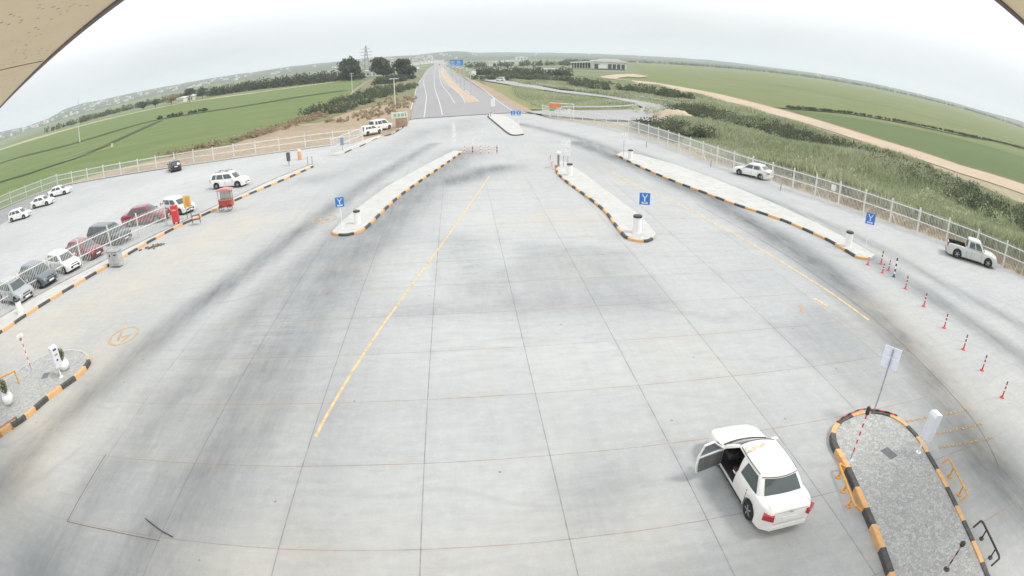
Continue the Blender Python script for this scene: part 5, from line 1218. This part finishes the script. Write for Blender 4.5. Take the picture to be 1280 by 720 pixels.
def mass(name, label, path, n, hh, wd, m, sz, seed, clump=None, up=0, cat='thicket'):
    """a continuous mass of foliage following a strip; clumps give an uneven outline"""
    g = np.random.default_rng(seed); P = [np.array(p[:2]) for p in path]; seg = [np.linalg.norm(b_-a) for a, b_ in zip(P[:-1], P[1:])]; tot = sum(seg); cum = np.concatenate([[0], np.cumsum(seg)]); out = []
    k_ = clump or max(4, int(tot/(hh*.8))); per = max(20, n//k_)
    for i in range(k_):
        s_ = g.uniform(0, tot); j = min(len(seg)-1, int(np.searchsorted(cum, s_)-1)); j = max(0, j); t = (s_-cum[j])/seg[j]; c = P[j]*(1-t)+P[j+1]*t; d = (P[j+1]-P[j])/seg[j]; nn = np.array([-d[1], d[0]])
        wl = wd[0]+(wd[1]-wd[0])*s_/tot if isinstance(wd, tuple) else wd
        c = c+nn*g.uniform(-.5,.5)*wl; h_ = hh*g.uniform(.5,1.05); rr_ = h_*g.uniform(.5,.85); v = g.normal(size=(per,3)); v /= np.linalg.norm(v, axis=1)[:, None]; v *= (g.random(per)**.45)[:, None]; v[:, 2] = np.abs(v[:, 2])
        out.append(np.array([c[0], c[1], 0])+v*np.array([rr_, rr_, h_]))
    o = np_cards(name, np.concatenate(out), sz, m, up=up, seed=seed); tag(o, label, cat, kind='stuff'); return o
mass('far_wood', 'long dark wood along the far edge of the deep green field', [at_dist((262,117), 480), at_dist((330,107), 470), at_dist((380,101), 450), at_dist((425,98), 440), at_dist((450,97), 430)], 16000, 8.5, 14, fol_dark, .8, 31, 150, cat='wood')
mass('far_hedge', 'broken line of trees before the far town', [at_dist((60,163), 620), at_dist((130,143), 600), at_dist((200,128), 600), at_dist((260,119), 560)], 7000, 6, 25, fol_mid, .9, 32, 90, cat='hedge')
mass('far_hedge', 'grey green far trees scattered under the low hills beyond the pale fields', [Vector((240,1270)), Vector((560,1270)), Vector((900,1240)), Vector((1300,900)), Vector((1650,520))], 16000, 6.5, 60, fol_mid, 1.3, 33, 900, cat='hedge')
mass('far_hedge', 'far belt of trees between the road and the warehouse', [at_dist((598,85), 620), at_dist((640,85), 650), at_dist((700,84), 700), at_dist((720,82), 900)], 6000, 7, 40, fol_dark, 1.0, 34, 80, cat='hedge')
mass('ditch_shrubs', 'low dark shrubs along the ditch in the deep green field', px((196,149),(230,143),(262,137.5)), 1500, 1.6, 2.5, fol_dark, .28, 35, 22, cat='shrubs')
mass('ditch_reeds', 'ragged green reeds along the ditch in the pale field', px((1300,191),(1200,167.5),(1130,153),(1060,141),(985,134.5)), 9000, .9, 2.0, fol_dark, .25, 36, 480, cat='reeds')
# left verge shrubs
mass('verge_shrubs', 'olive shrubs on the slope beside the asphalt road', px((500,108),(486,113),(468,119),(450,125),(425,134),(400,143)), 14000, 2.4, (20,12), fol_mid, .28, 37, 210, cat='shrubs')
mass('verge_shrubs', 'taller bushes at the foot of the large trees by the road', px((504,99),(496,101),(482,104),(470,106)), 5000, 4.2, 12, fol_dark, .5, 38, 40, cat='shrubs')
mass('dry_weeds', 'dry pinkish weeds along the edge of the deep green field', px((440,128),(400,144),(350,160),(300,174),(250,186),(200,197)), 12000, 1.1, (10,4), fol_dry, .18, 39, 260, cat='weeds')
mass('dry_weeds', 'brown and green weeds in front of the booth', px((502,122),(488,135),(470,142),(430,152)), 5000, .9, 10, fol_dry, .18, 40, 130, cat='weeds')
# right side
def inside(pts, P):
    x, y = P[:, 0], P[:, 1]; res = np.zeros(len(P), bool); n = len(pts); j = n-1
    for i in range(n):
        xi, yi = pts[i][:2]; xj, yj = pts[j][:2]; c = ((yi > y) != (yj > y)) & (x < (xj-xi)*(y-yi)/(yj-yi+1e-12)+xi); res ^= c; j = i
    return res
def scatter(poly, n, seed):
    g = np.random.default_rng(seed); a = np.array([p[:2] for p in poly]); lo, hi = a.min(0), a.max(0); out = np.zeros((0,2))
    while len(out) < n:
        q = g.uniform(lo, hi, (n*3,2)); out = np.concatenate([out, q[inside(poly, q)]])
    return out[:n], g
def blades(name, label, poly, n, per, hh, wd, spread, m, seed, near=True, cat='grass'):
    """clumps of upright bending blades"""
    P, g = scatter(poly, n, seed); 
    clumpn = np.repeat(P, per, axis=0)+g.normal(0, spread, (n*per, 2)); N_ = len(clumpn)
    # height varies in drifts
    hv = hh*(.65+.35*np.sin(clumpn[:, 0]*.22+clumpn[:, 1]*.13)+.25*np.sin(clumpn[:, 0]*.07-clumpn[:, 1]*.17+2)); h_ = np.clip(hv, hh*.35, None)*g.uniform(.6,1.2, N_)
    dirs = g.normal(size=(N_,2)); dirs /= np.linalg.norm(dirs, axis=1)[:, None]; lean = g.uniform(.05,.45, N_); side = np.stack([-dirs[:, 1], dirs[:, 0]], 1)
    sa_ = g.uniform(0, 6.28, N_); side = np.stack([np.cos(sa_), np.sin(sa_)], 1); w_ = wd*g.uniform(.6,1.3, N_)
    z0 = np.full(N_, -.05); V = np.empty((N_,5,3))
    mid = clumpn+dirs*(lean*h_*.35)[:, None]; tip = clumpn+dirs*(lean*h_)[:, None]
    V[:,0,:2] = clumpn-side*w_[:, None]*.4; V[:,1,:2] = clumpn+side*w_[:, None]*.4; V[:,2,:2] = mid+side*w_[:, None]*.5; V[:,3,:2] = tip; V[:,4,:2] = mid-side*w_[:, None]*.5
    V[:,0,2] = z0; V[:,1,2] = z0; V[:,2,2] = h_*.6; V[:,3,2] = h_; V[:,4,2] = h_*.6
    me = bpy.data.meshes.new(name); me.vertices.add(N_*5); me.vertices.foreach_set('co', V.ravel()); me.loops.add(N_*5); me.loops.foreach_set('vertex_index', np.arange(N_*5)); me.polygons.add(N_); me.polygons.foreach_set('loop_start', np.arange(N_)*5); me.polygons.foreach_set('loop_total', np.full(N_, 5)); me.update(calc_edges=True); me.materials.append(m)
    o = bpy.data.objects.new(name, me); C.objects.link(o); tag(o, label, cat, kind='stuff'); return o
reed_poly = [Vector((66,-5)), Vector((53,14)), Vector((49,23)), Vector((45.8,31.5)), Vector((42.8,38.5)), Vector((39.8,47.5)), Vector((37.4,55)), Vector((35,61.5)), Vector((33.2,67.5)), Vector((32.2,76)), Vector((31.5,84)), Vector((34,92)), Vector((46,104)), Vector((60,120)), Vector((66,100)), Vector((70,80)), Vector((74,60)), Vector((80,40)), Vector((86,10)), Vector((88,-5))]
blades('tall_grass', 'tall pale green reeds and grass between the fence and the thicket', reed_poly, 15000, 16, 1.75, .085, .32, fol_reed, 41)
blades('tall_grass', 'lower brown and green weeds just behind the steel fence', [Vector((50,8)), Vector((44.8,20)), Vector((41.3,30.3)), Vector((38.2,36.5)), Vector((35.6,44)), Vector((33.4,53)), Vector((31.4,60)), Vector((30.3,68)), Vector((29.6,78)), Vector((30.6,78)), Vector((31.5,67)), Vector((33,60)), Vector((35.4,53)), Vector((38.5,45)), Vector((41.5,38)), Vector((45,31)), Vector((49,20)), Vector((54,8))], 700, 12, .45, .05, .22, fol_dry, 42)
th_path = [Vector((62,-10,0))]+px((1340,312),(1280,287),(1200,249),(1120,219),(1040,191),(960,166),(890,149),(850,138))
mass('thicket', 'dark bushy thicket between the tall grass and the dirt track', th_path, 80000, 2.7, (10,9), fol_mid, .15, 43, 420)
mass('thicket', 'darkest shrubs growing along the edge of the dirt track', [p+Vector((3.5,0,0)) for p in th_path], 16000, 2.4, (6,5), fol_dark, .20, 44, 150)
mass('thicket', 'yellowish low bushes mixed into the tall grass', [p+Vector((-8,0,0)) for p in th_path], 14000, 1.9, (18,12), fol_reed, .16, 54, 190)
mass('dry_weeds', 'dry brownish weeds along the near side of the dirt track', [p+Vector((10,0,0)) for p in th_path], 9000, .7, (6,5), fol_dry, .14, 55, 240)
blades('meadow_grass', 'pale rough grass sloping between the service road and the dirt track', [Vector((60,120)), Vector((46,104)), Vector((58,118)), Vector((50,150)), Vector((40,190)), Vector((28,240)), Vector((24,290)), Vector((60,310)), Vector((78,280)), Vector((80,200)), Vector((78,150)), Vector((72,115))], 7000, 12, 1.3, .16, .6, fol_reed, 45)
mass('thicket', 'green bushes between the service road bend and the fence', px((818,161),(835,168),(855,172),(872,178)), 9000, 2.6, 7, fol_mid, .2, 46, 42)
mass('thicket', 'dark shrubs scattered behind the service road', px((610,98),(640,99),(680,100),(720,105),(760,112),(800,116),(850,125)), 16000, 3.4, (20,12), fol_mid, .42, 47, 190)
mass('far_hedge', 'dark bushes by the far end of the asphalt road', px((596,92.5),(620,92),(650,93),(680,95)), 7000, 5.5, 40, fol_dark, .6, 48, 70, cat='hedge')
blades('meadow_grass', 'rough pale grass inside the loop of the service road', px((640,108),(700,117),(756,123),(784,128.5),(792,132),(775,134.5),(735,135.5),(690,135.5),(668,131),(648,120)), 2500, 12, .8, .14, .6, fol_reed, 49)
b = MB(); p = W(852,150); rnd = random.Random(3)
g = np.random.default_rng(3); vs, fs = [], []; n_ = 14
for i in range(n_+1):
    for j in range(n_+1):
        x_, y_ = (i/n_-.5)*9, (j/n_-.5)*10; h_ = 1.7*max(0, 1-(x_/4.5)**2)*max(0, 1-(y_/5)**2)*(.8+.4*g.random()); vs.append((x_, y_, h_-.05))
for i in range(n_):
    for j in range(n_): a = i*(n_+1)+j; fs.append((a, a+n_+1, a+n_+2, a+1))
b.add(vs, fs); o = b.build('soil_heap', M_track, smooth=True); o.location = (p.x, p.y+4, 0); tag(o, 'bare sandy soil heap at the end of the service road guard rail', 'soil heap')

# ------------------------------------------------------------------ CANOPY above the camera
dz = 1.5; Lp = lambda x, y: (x*dz, y*dz)
corner = Lp(.46,2.09); corner = (corner[0]+.02, corner[1]-.06); lf = (corner[0]-.782*34, corner[1]+.623*34); rf = (corner[0]+.969*30, corner[1]+.247*30)
r = thing('canopy', 'beige canopy roof with dark edge trim overhanging the camera', 'canopy roof', (0,0,CAMH+dz))
soff = layered('soffit_beige', [(.86,.70,.48),(.90,.74,.52)], .6, rough=.6, bump=0)
t = soff.node_tree; bs = t.nodes['Principled BSDF']; old = bs.inputs['Base Color'].links[0].from_socket
geo = t.nodes.new('ShaderNodeNewGeometry'); vo = t.nodes.new('ShaderNodeTexVoronoi'); vo.inputs['Scale'].default_value = 4.5; t.links.new(geo.outputs['Position'], vo.inputs['Vector'])
dots = math_node(t, 'MULTIPLY', ramp(t, vo.outputs['Distance'], .09, .20, 1, 0), ramp(t, noise(t, geo.outputs['Position'], .8, 4), .46, .54))
t.links.new(mixc(t, math_node(t, 'MULTIPLY', dots, .8), old, (.07,.05,.035)), bs.inputs['Base Color'])
b = MB(); b.prism([lf, corner, rf, (rf[0]+1, rf[1]-5), (.5, -4), (lf[0]-3, lf[1]-5)], 0, .25); b.build('soffit', soff, r)
def edge_bar(a, c, w_, z0, z1):
    a, c = Vector(a), Vector(c); d = (c-a).normalized(); n_ = Vector((-d.y, d.x))*w_; return [(a.x, a.y), (c.x, c.y), ((c+n_).x, (c+n_).y), ((a+n_).x, (a+n_).y)]
b = MB(); b.prism(edge_bar(lf, corner, -.12, 0, 0), -.04, .35); b.prism(edge_bar(corner, rf, -.10, 0, 0), -.04, .352)
b.build('edge_trim', mat('trim_brown', (.10,.07,.08), .5, .15), r)
b = MB(); 
for q in (-9.98, 1.5):
    b.prism(edge_bar((q, 11.3 if q < 0 else 2), (q-.45, -6.5), .06, 0, 0), -.012, -.002)
b.build('panel_joint', mat('joint_brown', (.20,.14,.09), .7, .2), r)

# ------------------------------------------------------------------ HAZE
hz = MB(); hz.box((0,4000,65), (16400,16800,160)); ho = hz.build('haze', []); ho.data.materials.clear()
hm = bpy.data.materials.new('haze_air'); hm.use_nodes = True; t = hm.node_tree; t.nodes.remove(t.nodes['Principled BSDF']); pv = t.nodes.new('ShaderNodeVolumePrincipled')
pv.inputs['Color'].default_value = (.90,.945,1,1); pv.inputs['Density'].default_value = .00020; pv.inputs['Anisotropy'].default_value = .1
t.links.new(pv.outputs[0], t.nodes['Material Output'].inputs['Volume']); ho.data.materials.append(hm); ho['kind'] = 'stuff'; ho['label'] = 'thin pale haze over the whole plain'; ho['category'] = 'haze'
